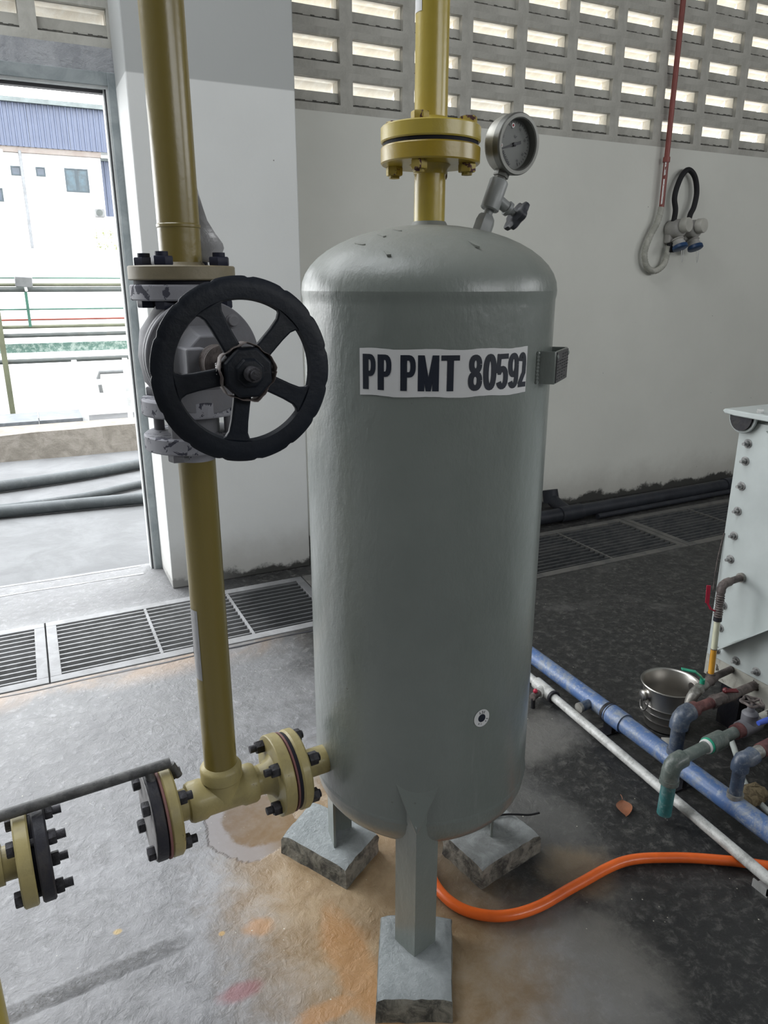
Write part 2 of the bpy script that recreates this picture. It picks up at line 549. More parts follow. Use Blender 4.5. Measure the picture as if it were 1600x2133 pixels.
M['rod'] = m_rough('dark_scaled_steel', (0.035, 0.035, 0.036), (0.10, 0.098, 0.095), 30, 0.5, 0.5, 0.003)
M['ss'] = paint('stainless_gauge_steel', (0.42, 0.41, 0.37), 0.42, 0.02, (0.12, 0.10, 0.07), bump=0.06, var=0.08, metal=0.45)
M['bezel'] = paint('grey_bezel', (0.20, 0.20, 0.185), 0.42, 0, bump=0.05, metal=0.6)
M['dial'] = paint('grey_white_dial', (0.17, 0.175, 0.165), 0.55, 0, bump=0, var=0.05)
M['ink'] = paint('black_ink', (0.02, 0.02, 0.025), 0.5, 0, bump=0)
M['red'] = paint('red_mark', (0.35, 0.02, 0.03), 0.5, 0, bump=0)
M['white'] = paint('white_mark', (0.75, 0.73, 0.72), 0.5, 0, bump=0)
M['needle_valve'] = paint('grey_painted_needle_valve', (0.26, 0.27, 0.265), 0.4, 0.02, bump=0.1, dirt=0.2)
M['knob'] = paint('charcoal_knob', (0.045, 0.047, 0.055), 0.38, 0, bump=0.08)
M['sticker'] = paint('white_vinyl', (0.62, 0.62, 0.62), 0.5, 0, bump=0.03, var=0.04)
M['navy'] = paint('navy_black_lettering', (0.006, 0.010, 0.022), 0.5, 0, bump=0)
M['name_plate'] = paint('dark_nameplate', (0.055, 0.052, 0.055), 0.45, 0, bump=0.2)
M['plinth'] = m_rough('painted_rough_mortar', (0.45, 0.49, 0.50), (0.57, 0.61, 0.62), 30, 1.0, 0.7, 0.02, 95)
M['plinth_side'] = m_rough('bare_mossy_concrete', (0.05, 0.05, 0.045), (0.28, 0.27, 0.23), 22, 0.8, 0.9, 0.008, 60)
M['plinth_dirty'] = m_rough('dirty_painted_mortar', (0.24, 0.25, 0.245), (0.42, 0.44, 0.44), 10, 0.9, 0.75, 0.01, 45)
M['machine'] = paint('pale_grey_machine_paint', (0.46, 0.50, 0.49), 0.35, 0, bump=0.12, bscale=40, var=0.06, coat=0.25)
M['machine_low'] = paint('soiled_pale_paint', (0.42, 0.41, 0.36), 0.6, 0.10, (0.06, 0.05, 0.04), cs=18, dirt=0.5)
M['galv'] = m_rough('galvanised_steel', (0.42, 0.42, 0.41), (0.58, 0.58, 0.57), 16, 0.3, 0.42, 0.003)
M['galv'].node_tree.nodes['Principled BSDF'].inputs['Metallic'].default_value = 0.35
M['bolt_steel'] = m_rough('dull_bolt_steel', (0.14, 0.14, 0.14), (0.36, 0.36, 0.35), 60, 0.3, 0.4, 0.002)
M['grate'] = m_rough('weathered_grating_steel', (0.20, 0.20, 0.20), (0.29, 0.29, 0.295), 9, 0.3, 0.6, 0.003, oily=(0.55, 0.95))
M['grate_dirty'] = m_rough('oily_grating_steel', (0.035, 0.038, 0.042), (0.075, 0.075, 0.075), 9, 0.3, 0.6, 0.003)
M['frame_dirty'] = m_rough('oily_grating_frame', (0.07, 0.07, 0.068), (0.12, 0.115, 0.105), 9, 0.3, 0.7, 0.003)
M['grate_frame'] = m_rough('pale_grating_frame', (0.23, 0.23, 0.23), (0.31, 0.31, 0.315), 7, 0.5, 0.7, 0.004, oily=(0.75, 1.3))


def m_scuffed(name, a, b, scuff, amt=0.55, rough=0.45):
    t = NT(name)
    c = t.mix(t.ramp(t.noise(7, 5), 0.3, 0.7), a, b)
    c = t.mix(t.math('MULTIPLY', t.ramp(t.noise(17, 9, 0.8, 0.3), 0.44, 0.62), amt), c, scuff)
    c = t.mix(t.math('MULTIPLY', t.ramp(t.noise(70, 6, 0.75, 0.3), 0.56, 0.64), amt * 0.6), c, tuple(min(1, k * 1.5) for k in scuff))
    return t.out(c, rough, 0, t.bump(t.noise(60, 4), 0.15, 0.004), coat=0.15)


M['blue_pipe'] = m_scuffed('scuffed_blue_pipe', (0.055, 0.115, 0.28), (0.085, 0.16, 0.34), (0.24, 0.265, 0.29), 0.9)
M['blue_dull'] = m_scuffed('dull_blue_grey_pipe', (0.03, 0.045, 0.075), (0.06, 0.09, 0.15), (0.18, 0.19, 0.20), 0.6)
M['green_pipe'] = m_scuffed('teal_pipe', (0.02, 0.12, 0.12), (0.04, 0.19, 0.20), (0.22, 0.28, 0.27), 0.5)
M['green_grey'] = m_scuffed('grey_green_pipe', (0.06, 0.08, 0.07), (0.13, 0.16, 0.145), (0.25, 0.26, 0.24), 0.4)
M['grey_pipe'] = m_scuffed('scuffed_grey_white_pipe', (0.46, 0.46, 0.44), (0.60, 0.60, 0.58), (0.13, 0.13, 0.12), 0.55)
M['iron'] = m_rough('dirty_iron_fitting', (0.045, 0.035, 0.032), (0.16, 0.13, 0.12), 30, 0.6, 0.55, 0.003)
M['iron_red'] = m_rough('red_brown_fitting', (0.07, 0.022, 0.022), (0.17, 0.07, 0.065), 30, 0.5, 0.5, 0.003)
M['brass'] = m_rough('tarnished_valve_metal', (0.20, 0.19, 0.17), (0.42, 0.41, 0.38), 26, 0.4, 0.38, 0.003)
M['brass'].node_tree.nodes['Principled BSDF'].inputs['Metallic'].default_value = 0.6
M['green_lever'] = paint('green_lever_coating', (0.02, 0.33, 0.20), 0.35, 0, bump=0.05, coat=0.3)
M['red_lever'] = paint('red_lever_coating', (0.42, 0.02, 0.05), 0.4, 0.02, (0.4, 0.3, 0.3), bump=0.05)
M['red_dark'] = paint('dark_red_lever_coating', (0.10, 0.012, 0.015), 0.4, 0.05, (0.5, 0.5, 0.5), bump=0.05)
M['blue_lever'] = paint('blue_lever_coating', (0.05, 0.10, 0.50), 0.3, 0, bump=0.05, coat=0.4)
M['hose_orange'] = paint('orange_hose_rubber', (0.90, 0.15, 0.02), 0.32, 0, bump=0.1, bscale=300, coat=0.2)
M['bucket'] = paint('brushed_stainless', (0.52, 0.50, 0.47), 0.36, 0, bump=0.03, bscale=200, metal=1.0, var=0.06)
M['leaf'] = paint('dead_leaf', (0.26, 0.10, 0.05), 0.4, 0, bump=0.4, var=0.3)
M['rag'] = m_rough('dirty_sponge', (0.12, 0.09, 0.05), (0.42, 0.33, 0.19), 40, 1.0, 0.9, 0.01)
M['clear_hose'] = paint('clear_braided_hose', (0.42, 0.45, 0.42), 0.2, 0, bump=0.05, coat=0.5)
M['black_rubber'] = paint('black_rubber', (0.014, 0.014, 0.016), 0.6, 0, bump=0.15)
M['drain_pipe'] = paint('grimy_black_drain_pipe', (0.022, 0.024, 0.030), 0.5, 0, bump=0.2, dirt=0.3, dirtcol=(0.06, 0.06, 0.06))
M['red_conduit'] = paint('oxide_red_conduit_paint', (0.22, 0.055, 0.045), 0.5, 0, bump=0.1)
M['flex_grey'] = m_rough('pale_flexible_conduit', (0.30, 0.30, 0.26), (0.46, 0.45, 0.40), 20, 0.6, 0.6, 0.004)
M['socket_grey'] = paint('grey_socket_shell', (0.34, 0.33, 0.31), 0.5, 0, bump=0.05)
M['cap_grey'] = paint('pale_grey_cap', (0.42, 0.41, 0.37), 0.45, 0, bump=0.02)
M['socket_blue'] = paint('deep_blue_socket_lid', (0.012, 0.045, 0.12), 0.45, 0, bump=0.02)
M['frame_alu'] = m_rough('grey_door_frame_metal', (0.20, 0.23, 0.24), (0.30, 0.33, 0.34), 6, 0.15, 0.42, 0.002)
M['frame_lite'] = m_rough('pale_door_frame_metal', (0.48, 0.50, 0.50), (0.60, 0.62, 0.62), 6, 0.15, 0.4, 0.002)
M['yard'] = m_rough('pale_yard_concrete', (0.088, 0.089, 0.091), (0.118, 0.12, 0.122), 3, 0.3, 0.8, 0.01, 30)
M['kerb'] = m_rough('weathered_kerb', (0.14, 0.125, 0.105), (0.21, 0.19, 0.165), 7, 0.7, 0.9, 0.015, 22)
M['tray'] = m_rough('blue_grey_wet_tray', (0.07, 0.08, 0.09), (0.12, 0.13, 0.145), 9, 0.3, 0.4, 0.004)
M['render_white'] = m_rough('white_render', (0.78, 0.76, 0.74), (0.88, 0.87, 0.85), 1.0, 0.1, 0.85, 0.005)
M['render_pink'] = m_rough('cream_cornice', (0.16, 0.135, 0.12), (0.19, 0.17, 0.155), 3, 0.1, 0.85, 0.005)
M['clad'] = m_rough('blue_cladding', (0.072, 0.088, 0.135), (0.082, 0.10, 0.152), 2, 0.05, 0.5, 0.002)
M['clad_trim'] = paint('grey_green_flashing', (0.10, 0.12, 0.12), 0.5, 0, bump=0)
M['glass'] = paint('teal_window_glass', (0.02, 0.045, 0.06), 0.08, 0, bump=0, var=0.4)
M['glass_dark'] = paint('slate_window_glass', (0.035, 0.05, 0.07), 0.15, 0, bump=0, var=0.2)
M['win_frame'] = paint('slate_window_frame', (0.02, 0.035, 0.045), 0.4, 0, bump=0)
M['olive'] = paint('olive_painted_steel', (0.085, 0.09, 0.055), 0.5, 0, bump=0.05)
M['grey_steel'] = paint('grey_painted_steel', (0.05, 0.058, 0.055), 0.5, 0, bump=0.05, dirt=0.3)
M['green_steel'] = paint('green_painted_steel', (0.03, 0.10, 0.07), 0.5, 0, bump=0.05)
M['teal_band'] = m_scuffed('pale_teal_trough', (0.075, 0.16, 0.13), (0.10, 0.19, 0.16), (0.6, 0.66, 0.62), 0.5)
M['red_steel'] = paint('red_painted_pipe', (0.20, 0.035, 0.02), 0.5, 0, bump=0.05)
M['white_steel'] = paint('white_painted_steel', (0.75, 0.76, 0.76), 0.5, 0, bump=0.05)
M['hose_grey'] = paint('dusty_grey_hose', (0.045, 0.052, 0.055), 0.6, 0, bump=0.3, dirt=0.5, dirtcol=(0.10, 0.105, 0.105))
M['plant'] = paint('yellow_green_leaves', (0.15, 0.18, 0.03), 0.6, 0, bump=0.1, var=0.35)
M['pvc_white'] = paint('pale_downpipe', (0.145, 0.152, 0.16), 0.5, 0, bump=0)
M['film'] = paint('dull_grey_plastic_film', (0.30, 0.30, 0.31), 0.3, 0, bump=0.3, coat=0.4)
M['tube_clear'] = paint('milky_sight_tube', (0.62, 0.62, 0.46), 0.25, 0, bump=0, coat=0.5)
M['oil'] = paint('amber_oil', (0.62, 0.30, 0.03), 0.2, 0, bump=0, coat=0.6)
M['lamp_box'] = paint('white_lamp_box', (0.13, 0.135, 0.135), 0.5, 0, bump=0)


for k_ in ('black_paint', 'blackish', 'black_rubber', 'gasket', 'bolt_blue', 'drain_pipe', 'knob'):
    M[k_].node_tree.nodes['Principled BSDF'].inputs['Specular IOR Level'].default_value = 0.22


# ------------------------------------------------------------------ helpers for fittings
def hexa(mb, p0, p1, r, rot=0.3):
    p0, p1 = Vector(p0), Vector(p1)
    L = (p1 - p0).length
    b = min(0.12 * r, L * 0.2)
    mb.lathe(p0, p1 - p0, [(r * 0.93, 0), (r, b), (r, L - b), (r * 0.93, L)], 6, True, rot)


def bolt(parent, c, ax, half0, half1, r=0.011, h=0.012, stud=0.012, m='bolt_dark', stud0=0.0, name='bolt', washer=False):
    """through-bolt about c along ax: head outside -half0, nut outside +half1, thread sticking out"""
    a = Vector(ax).normalized()
    c = Vector(c)
    mb = MB()
    rot = random.random()
    hexa(mb, c - a * (half0 + h), c - a * half0, r, rot)
    hexa(mb, c + a * half1, c + a * (half1 + h * 1.1), r, rot + 0.4)
    mb.cyl(c - a * (half0 + h + stud0), c + a * (half1 + h + stud), r * 0.55, n=12)
    if washer:
        mb.cyl(c - a * (half0 + 0.0005), c - a * (half0 - 0.0015), r * 1.25, n=16)
    k = 6
    for i in range(k):                       # thread ridges on the free end
        q = c + a * (half1 + h * 1.15 + stud * (i + 0.5) / k)
        mb.cyl(q - a * 0.0006, q + a * 0.0006, r * 0.6, n=12)
    return mb.build(name, M[m], parent)


def flange_bolts(parent, c, ax, pcd, half0, half1, n=4, phase=0.785, r=0.011, **kw):
    x, y, z = frame_of(ax)
    for i in range(n):
        a = 2 * PI * i / n + phase
        bolt(parent, Vector(c) + (x * math.cos(a) + y * math.sin(a)) * pcd, ax, half0, half1, r, **kw)


def arc3(c, u, v, r, a0, a1, n=8):
    c, u, v = Vector(c), Vector(u), Vector(v)
    return [c + (u * math.cos(a0 + (a1 - a0) * i / n) + v * math.sin(a0 + (a1 - a0) * i / n)) * r for i in range(n + 1)]


# ================================================================== SETTING
DW0, DW1, DTOP = -3.3, 0.50, 2.36         # door opening
WY = 3.93                                   # inner face of the vented wall


def front_line(x):
    return 2.852 + 0.0158 * (x + 0.25)


def skew(mb):
    """shear drain geometry so that it follows its slight angle to the wall"""
    mb.v = [(a, b + 0.0158 * (a + 0.25), c) for a, b, c in mb.v]
    return mb


DX0, DX1 = -2.2, 6.7
fl = MB()
fl.add([(-3.5, -5, 0), (7, -5, 0), (7, front_line(7), 0), (-3.5, front_line(-3.5), 0),
        (7, front_line(7) + 0.6, 0), (-3.5, front_line(-3.5) + 0.6, 0), (7, 4.03, 0), (-3.5, 4.03, 0),
        (DX0, front_line(DX0), 0), (DX1, front_line(DX1), 0), (DX1, front_line(DX1) + 0.6, 0), (DX0, front_line(DX0) + 0.6, 0)],
       [(0, 1, 2, 9, 8, 3), (3, 8, 11, 5), (9, 2, 4, 10), (5, 11, 10, 4, 6, 7)])
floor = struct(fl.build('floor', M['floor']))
tr = MB()
y0, y1 = 2.852, 3.452
tr.add([(DX0, y0, 0), (DX1, y0, 0), (DX1, y1, 0), (DX0, y1, 0), (DX0, y0, -0.055), (DX1, y0, -0.055), (DX1, y1, -0.055), (DX0, y1, -0.055)],
       [(4, 5, 6, 7), (0, 1, 5, 4), (2, 3, 7, 6), (1, 2, 6, 5), (3, 0, 4, 7)])
skew(tr).build('trench', M['trench'], floor)
crack = MB()
pts = [(-0.6 + i * 0.16, 2.828 + 0.0158 * (i * 0.16 - 0.35) + random.uniform(-0.008, 0.008), 0.0005) for i in range(12)]
vs = []
for p in pts:
    w = random.uniform(0.002, 0.007)
    vs += [(p[0], p[1] - w, 0.0012), (p[0], p[1] + w, 0.0012)]
crack.add(vs, [(2 * i, 2 * i + 2, 2 * i + 3, 2 * i + 1) for i in range(len(pts) - 1)])
crack.build('crack', M['ink'], floor)
for yy, w0 in ((4.005, 0.009), (3.885, 0.013)):
    crack = MB()
    vs = []
    for i in range(22):
        w = w0 * random.uniform(0.3, 1)
        x = -2.2 + i * 0.125
        y = yy + random.uniform(-0.006, 0.006)
        vs += [(x, y - w, 0.0015), (x, y + w, 0.0015)]
    crack.add(vs, [(2 * i, 2 * i + 2, 2 * i + 3, 2 * i + 1) for i in range(21)])
    crack.build('crack', M['trench'], floor)

# gratings --------------------------------------------------------------
panels = [(-1.28, -0.083, [-0.88, -0.48], 'steel drain grating at the left picture edge, below the doorway'),
          (-0.077, 1.177, [0.36, 0.762], 'long pale steel drain grating between doorway and yellow riser pipe'),
          (1.183, 2.297, [1.56, 1.93], 'drain grating behind the tank, mostly hidden by it'),
          (2.303, 3.44, [2.878], 'dark oily drain grating just right of the tank, near the black drain elbow'),
          (3.446, 4.60, [4.03], 'dark oily drain grating beside the pale machine panel, farthest right'),
          (4.606, 5.8, [5.2], 'dark oily drain grating hidden behind the pale machine')]
for (x0, x1, cross, lab) in panels:
    dirty = x0 > 1.0
    g = thing('drain_grating', lab, 'drain grating', ((x0 + x1) / 2, front_line((x0 + x1) / 2) + 0.3, 0), 'steel gratings over the floor drain')
    f = MB()
    z0, z1 = -0.035, 0.003
    f.box(x0, x1, y0 + 0.006, y0 + 0.055, z0, z1)
    f.box(x0, x1, y1 - 0.052, y1 - 0.004, z0, z1)
    f.box(x0, x0 + 0.043, y0 + 0.055, y1 - 0.052, z0, z1)
    f.box(x1 - 0.043, x1, y0 + 0.055, y1 - 0.052, z0, z1)
    skew(f).build('frame', M['frame_dirty' if dirty else 'grate_frame'], g, bevel=0.002)
    nb = 12
    for k in range(nb):
        yy = y0 + 0.055 + (k + 0.5) * 0.493 / nb
        b = MB().box(x0 + 0.043, x1 - 0.043, yy - 0.0045, yy + 0.0045, -0.018, 0.0)
        skew(b).build('bar', M['grate_dirty' if dirty else 'grate'], g)
    for cx_ in cross:
        b = MB().box(cx_ - 0.006, cx_ + 0.006, y0 + 0.055, y1 - 0.052, -0.018, 0.0025)
        skew(b).build('crossbar', M['frame_dirty' if dirty else 'grate_frame'], g)

# vented wall ------------------------------------------------------------
PX, PZ = 0.361, 0.19
VB = MB()                                   # one vent block, local origin at its lower left corner on the inner face
ox0, ox1, oz0, oz1, lip = 0.036, 0.326, 0.037, 0.157, 0.096
D = 0.10
# face frame around the recess
VB.box(0, PX, 0, D, 0, oz0)
VB.box(0, PX, 0, D, oz1, PZ)
VB.box(0, ox0, 0, D, oz0, oz1)
VB.box(ox1, PX, 0, D, oz0, oz1)
VB.box(ox0, ox1, 0.028, 0.075, oz0, lip)    # raised sill set back in the recess


def vent_mesh():
    me = bpy.data.meshes.new('vent_block')
    mb = MB()
    mb.v, mb.f = list(VB.v), list(VB.f)
    nf = len(mb.f)
    # hood: soffit then sloping canopy outside, cheeks both sides
    e = 0.0015
    mb.add([(ox0 + e, 0.03, oz1 - e), (ox1 - e, 0.03, oz1 - e), (ox1 - e, 0.10, oz1 - e), (ox0 + e, 0.10, oz1 - e), (ox1 - e, 0.185, 0.085), (ox0 + e, 0.185, 0.085),
            (ox1 + 0.02, 0.10, oz1 + 0.02), (ox0 - 0.02, 0.10, oz1 + 0.02), (ox1 + 0.02, 0.20, 0.085), (ox0 - 0.02, 0.20, 0.085)],
           [(0, 1, 2, 3), (3, 2, 4, 5), (7, 6, 8, 9), (5, 4, 8, 9), (2, 6, 8, 4), (3, 7, 9, 5)])
    mb.add([(ox1 - e, 0.03, lip), (ox1 - e, 0.03, oz1), (ox1 - e, 0.10, oz1), (ox1 - e, 0.10, lip)], [(0, 1, 2, 3)])
    mb.add([(ox0 + e, 0.03, lip), (ox0 + e, 0.03, oz1), (ox0 + e, 0.10, oz1), (ox0 + e, 0.10, lip)], [(0, 1, 2, 3)])
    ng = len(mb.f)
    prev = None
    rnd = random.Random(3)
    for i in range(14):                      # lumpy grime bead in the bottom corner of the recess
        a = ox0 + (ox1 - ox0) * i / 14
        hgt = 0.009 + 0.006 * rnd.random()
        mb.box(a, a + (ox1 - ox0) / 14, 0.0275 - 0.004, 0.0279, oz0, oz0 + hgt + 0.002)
    me.from_pydata(mb.v, [], mb.f)
    me.materials.append(M['block'])
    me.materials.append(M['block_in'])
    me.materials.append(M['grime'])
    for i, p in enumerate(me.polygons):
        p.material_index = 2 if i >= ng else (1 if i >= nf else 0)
    return me


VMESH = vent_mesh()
wb = MB()
Z0 = 2.315                                  # underside of the lowest vent course (openings 2.388 - 2.508 with recess)
Z0 = 2.388 - oz0
X0 = 1.716 - ox0 - PX                       # first whole block beside the pilaster (starts behind it)
NX = 15
NR = 7
XR = X0 + NX * PX
wb.box(X0, 7.0, WY, WY + D, 0, Z0)
wb.box(XR, 7.0, WY, WY + D, Z0, 5.4)
wb.box(X0, XR, WY, WY + D, Z0 + NR * PZ, 5.4)
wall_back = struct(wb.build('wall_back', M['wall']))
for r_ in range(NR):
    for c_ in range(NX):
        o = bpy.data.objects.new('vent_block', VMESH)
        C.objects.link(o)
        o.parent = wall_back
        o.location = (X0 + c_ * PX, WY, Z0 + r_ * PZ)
# door side of the same wall
wl = MB()
wl.box(-3.5, DW0, WY, WY + D, 0, 3.25)
wl.box(-3.5, -3.25, WY, WY + D, 3.25, 5.4)
wl.box(-3.25, 0.45, WY, WY + D, 4.45, 5.4)  # unseen gap above the door vents, added to let daylight in
wl.box(0.45, DW1 + 0.04, WY, WY + D, 3.25, 5.4)
wl.box(DW1 + 0.04, X0, WY, WY + D, 0, 5.4)
LZ = 2.515                                  # blocks over the door: recess 2.552 - 2.672
wl.box(DW0, DW1 + 0.04, WY, WY + D, DTOP + 0.055, LZ)
NL = 9
LX0 = 0.230 - ox0 - 8 * PX
wl.box(DW0, LX0, WY, WY + D, LZ, 3.25)
wl.box(LX0 + NL * PX, DW1 + 0.04, WY, WY + D, LZ, 3.25)
wl.box(LX0, LX0 + NL * PX, WY, WY + D, LZ + 3 * PZ, 3.25)
wall_door = struct(wl.build('wall_door', M['lintel']))
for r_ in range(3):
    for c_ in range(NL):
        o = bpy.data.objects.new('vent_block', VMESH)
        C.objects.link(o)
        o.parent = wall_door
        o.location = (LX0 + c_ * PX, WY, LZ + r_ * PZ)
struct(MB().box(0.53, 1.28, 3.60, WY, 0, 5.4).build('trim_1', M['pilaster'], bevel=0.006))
wq_ = MB()
wq_.box(-3.6, -3.5, -5, 4.03, 0, 5.4)
wlft = struct(wq_.build('wall_left', M['plain_wall']))
wr = MB()
wr.box(7.0, 7.1, -5, 4.03, 0, 2.5)
wr.box(7.0, 7.1, -5, 4.03, 3.7, 5.4)  # leaves an unseen side opening, added for fill light
wr.box(7.0, 7.1, -5, -3.2, 2.5, 4.3)
wr.box(7.0, 7.1, 0.2, 4.03, 2.5, 4.3)
struct(wr.build('wall_right', M['plain_wall']))
wf = MB()
wf.box(-3.5, 7, -4.7, -4.6, 0, 2.7)
wf.box(-3.5, 7, -4.7, -4.6, 4.1, 5.4)
for a, b in ((-3.5, 1.6), (3.85, 3.95), (6.2, 7.0)):
    wf.box(a, b, -4.7, -4.6, 2.7, 4.5)  # unseen rear openings between these piers are invented for fill light
struct(wf.build('wall_front', M['plain_wall']))
cl = MB()
cl.box(-3.6, -2.7, -5, 4.03, 5.4, 5.5)
cl.box(-0.1, 7.1, -5, 4.03, 5.4, 5.5)
cl.box(-2.7, -0.1, -5, 0.6, 5.4, 5.5)  # roof opening beside this is invented to bring in overhead daylight
cl.box(-2.7, -0.1, 3.6, 4.03, 5.4, 5.5)
for k in range(1, 3):
    cl.box(-2.7, -0.1, 0.57 + 1.0 * k, 0.63 + 1.0 * k, 5.4, 5.48)
struct(cl.build('ceiling', M['ceiling']))

# door frame ---------------------------------------------------------------
door = bpy.data.objects.new('door_1', None)
C.objects.link(door)
door.location = (DW1, WY, 0)
door['kind'] = 'structure'
bpy.context.view_layer.update()
fm = MB()
fm.box(DW1 - 0.005, DW1 + 0.04, WY - 0.012, WY + 0.05, 0, DTOP + 0.055)
fm.box(DW0, DW1 - 0.005, WY - 0.012, WY + 0.05, DTOP, DTOP + 0.055)
fm.build('frame', M['frame_alu'], door, bevel=0.002)
fm = MB()
fm.box(DW1 - 0.014, DW1 - 0.005, WY - 0.004, WY + 0.06, 0, DTOP)
fm.box(DW1 - 0.026, DW1 - 0.020, WY + 0.01, WY + 0.07, 0, DTOP - 0.012)
fm.box(DW0, DW1 - 0.014, WY - 0.004, WY + 0.06, DTOP - 0.012, DTOP)
fm.build('stop_strip', M['frame_lite'], door)
fm = MB()
fm.box(DW1 - 0.020, DW1 - 0.014, WY + 0.004, WY + 0.06, 0, DTOP - 0.012)
fm.box(DW0, DW1 - 0.02, WY + 0.02, WY + 0.06, DTOP - 0.026, DTOP - 0.012)
fm.build('seal', M['ink'], door)

# black pipe run along the foot of the wall --------------------------------
dp = thing('drain_pipe', 'grimy black pipe lying along the foot of the vented wall with an upturned elbow', 'pipe', (3.2, 3.72, 0.05))
MB().tube([(2.3, 3.60, 0.05), (5.9, 3.72, 0.05)], 0.045, 20).build('pipe', M['drain_pipe'], dp)
MB().tube([(3.10, 3.63, 0.06), (3.12, 3.76, 0.075), (3.13, 3.84, 0.09)], 0.042, 18).build('branch', M['drain_pipe'], dp)
MB().tube([(3.13, 3.835, 0.065), (3.13, 3.86, 0.15)], [0.055, 0.052], 18).build('elbow', M['drain_pipe'], dp)
MB().tube([(3.03, 3.622, 0.05), (3.21, 3.628, 0.05)], 0.052, 18).build('collar', M['drain_pipe'], dp)
MB().tube([(4.62, 3.675, 0.05), (4.78, 3.68, 0.05)], 0.053, 18).build('collar', M['drain_pipe'], dp)
tag(MB().tube([(3.3, 3.56, 0.02), (5.9, 3.66, 0.02)], 0.018, 12).build('thin_pipe', M['drain_pipe']), 'thin dirty black pipe in front of the thicker black wall-foot pipe', 'pipe')

# ================================================================== PRESSURE TANK
TX, TY, TR = 0.743, 1.3375, 0.2505
ZB, ZT = 0.395, 1.484                        # tangent lines
TH0 = R(-119.05)                             # direction tank -> camera


def tp(a, z, r=TR):
    """point on the shell: a in degrees counter-clockwise from the camera direction"""
    t = TH0 + R(a)
    return Vector((TX + r * math.cos(t), TY + r * math.sin(t), z))


tank = thing('pressure_tank', 'tall upright grey-green pressure tank with domed ends on three legs', 'tank', (TX, TY, 0))
prof = []
for i in range(13):
    t = PI / 2 * i / 12
    prof.append((max(0.002, TR * math.sin(t)), ZB - 0.125 * math.cos(t)))
prof += [(TR, ZB + 0.006), (TR + 0.0022, ZB + 0.012), (TR, ZB + 0.018)]
prof += [(TR, ZB + 0.02 + (ZT - ZB - 0.04) * i / 8) for i in range(0, 9)]
prof += [(TR, ZT - 0.012), (TR + 0.0016, ZT - 0.004), (TR + 0.002, ZT + 0.004)]
for i in range(13):
    t = PI / 2 * i / 12
    prof.append((max(0.002, (TR + 0.002) * math.cos(t)), ZT + 0.004 + 0.122 * math.sin(t)))
MB().lathe((TX, TY, 0), (0, 0, 1), prof, 96).build('shell', M['tank'], tank, ang=50)
# paint runs / flakes on the dome
for (a, rr) in ((-28, 0.5), (-33, 0.62), (-20, 0.85), (24, 0.75), (-40, 0.75)):
    r0 = TR * rr
    z = ZT + 0.004 + 0.122 * math.sqrt(1 - rr * rr)
    c = tp(a, z + 0.001, r0)
    n = Vector((c.x - TX, c.y - TY, 0)).normalized() * rr * 0.5 + Vector((0, 0, 1)) * 1.0
    x_, y_, z_ = frame_of(n)
    poly = [((0.009 + 0.008 * random.random()) * math.cos(k * PI / 4) * 1.5, (0.003 + 0.005 * random.random()) * math.sin(k * PI / 4)) for k in range(8)]
    MB().prism(poly, c - z_ * 0.003, x_, y_, z_, 0.0036).build('paint_flake', M['tank'], tank)

# ---- legs with angle section, sloping cap and footprint on its block
feet = [((0.6235, 1.131), 'front'), ((0.586, 1.546), 'left'), ((1.035, 1.398), 'right')]
BZ = 0.062
for (fx, fy), nm in feet:
    d = Vector((fx - TX, fy - TY, 0)).normalized()
    s = Vector((-d.y, d.x, 0))
    R0 = TR - 0.025
    apex = TR + 0.020                         # outward corner of the angle
    W = 0.046
    cen = Vector((TX, TY, 0))
    t = 0.006

    def P(u, v, z):
        return cen + d * u + s * v + Vector((0, 0, z))
    lg = MB()
    zt = 0.50
    zc = 0.412
    for sg in (-1, 1):
        a = [P(apex, 0, BZ - 0.002), P(R0, sg * W, BZ - 0.002), P(R0, sg * W, zt), P(apex, 0, zc)]
        nrm = (a[1] - a[0]).cross(Vector((0, 0, 1))).normalized()
        if nrm.dot(d) > 0:
            nrm = -nrm
        b = [q + nrm * t for q in a]
        lg.add(a + b, [(0, 1, 2, 3), (4, 7, 6, 5), (0, 4, 5, 1), (1, 5, 6, 2), (2, 6, 7, 3), (3, 7, 4, 0)])
    lg.build('leg', M['tank'], tank, ang=20)
    cp = MB()
    a = [P(apex + 0.001, 0, zc - 0.012), P(TR - 0.006, W * 1.05, zt + 0.012), P(TR - 0.006, -W * 1.05, zt + 0.012)]
    b = [q + Vector((0, 0, -0.006)) - d * 0.002 for q in a]
    cp.add(a + b, [(0, 1, 2), (5, 4, 3), (0, 3, 4, 1), (1, 4, 5, 2), (2, 5, 3, 0)])
    cp.build('gusset', M['tank'], tank)

# ---- number strip
def cylmap(mb, a0, z0, r):
    """bend flat u (metres along the arc), v (up) geometry on the shell"""
    mb.v = [tuple(tp(a0 + math.degrees(u / TR), z0 + v, r + w)) for (u, v, w) in mb.v]
    return mb


def strip_grid(u0, u1, v0, v1, n, w=0.0, lift=None):
    mb = MB()
    vs = []
    for i in range(n + 1):
        u = u0 + (u1 - u0) * i / n
        jt = (random.uniform(-0.0003, 0.0003) + 0.0010 * math.sin(i * 0.5) if lift else 0)
        vs += [(u, v0 + jt, w), (u, v1 + jt, w)]
    mb.add(vs, [(2 * i, 2 * i + 2, 2 * i + 3, 2 * i + 1) for i in range(n)])
    return mb


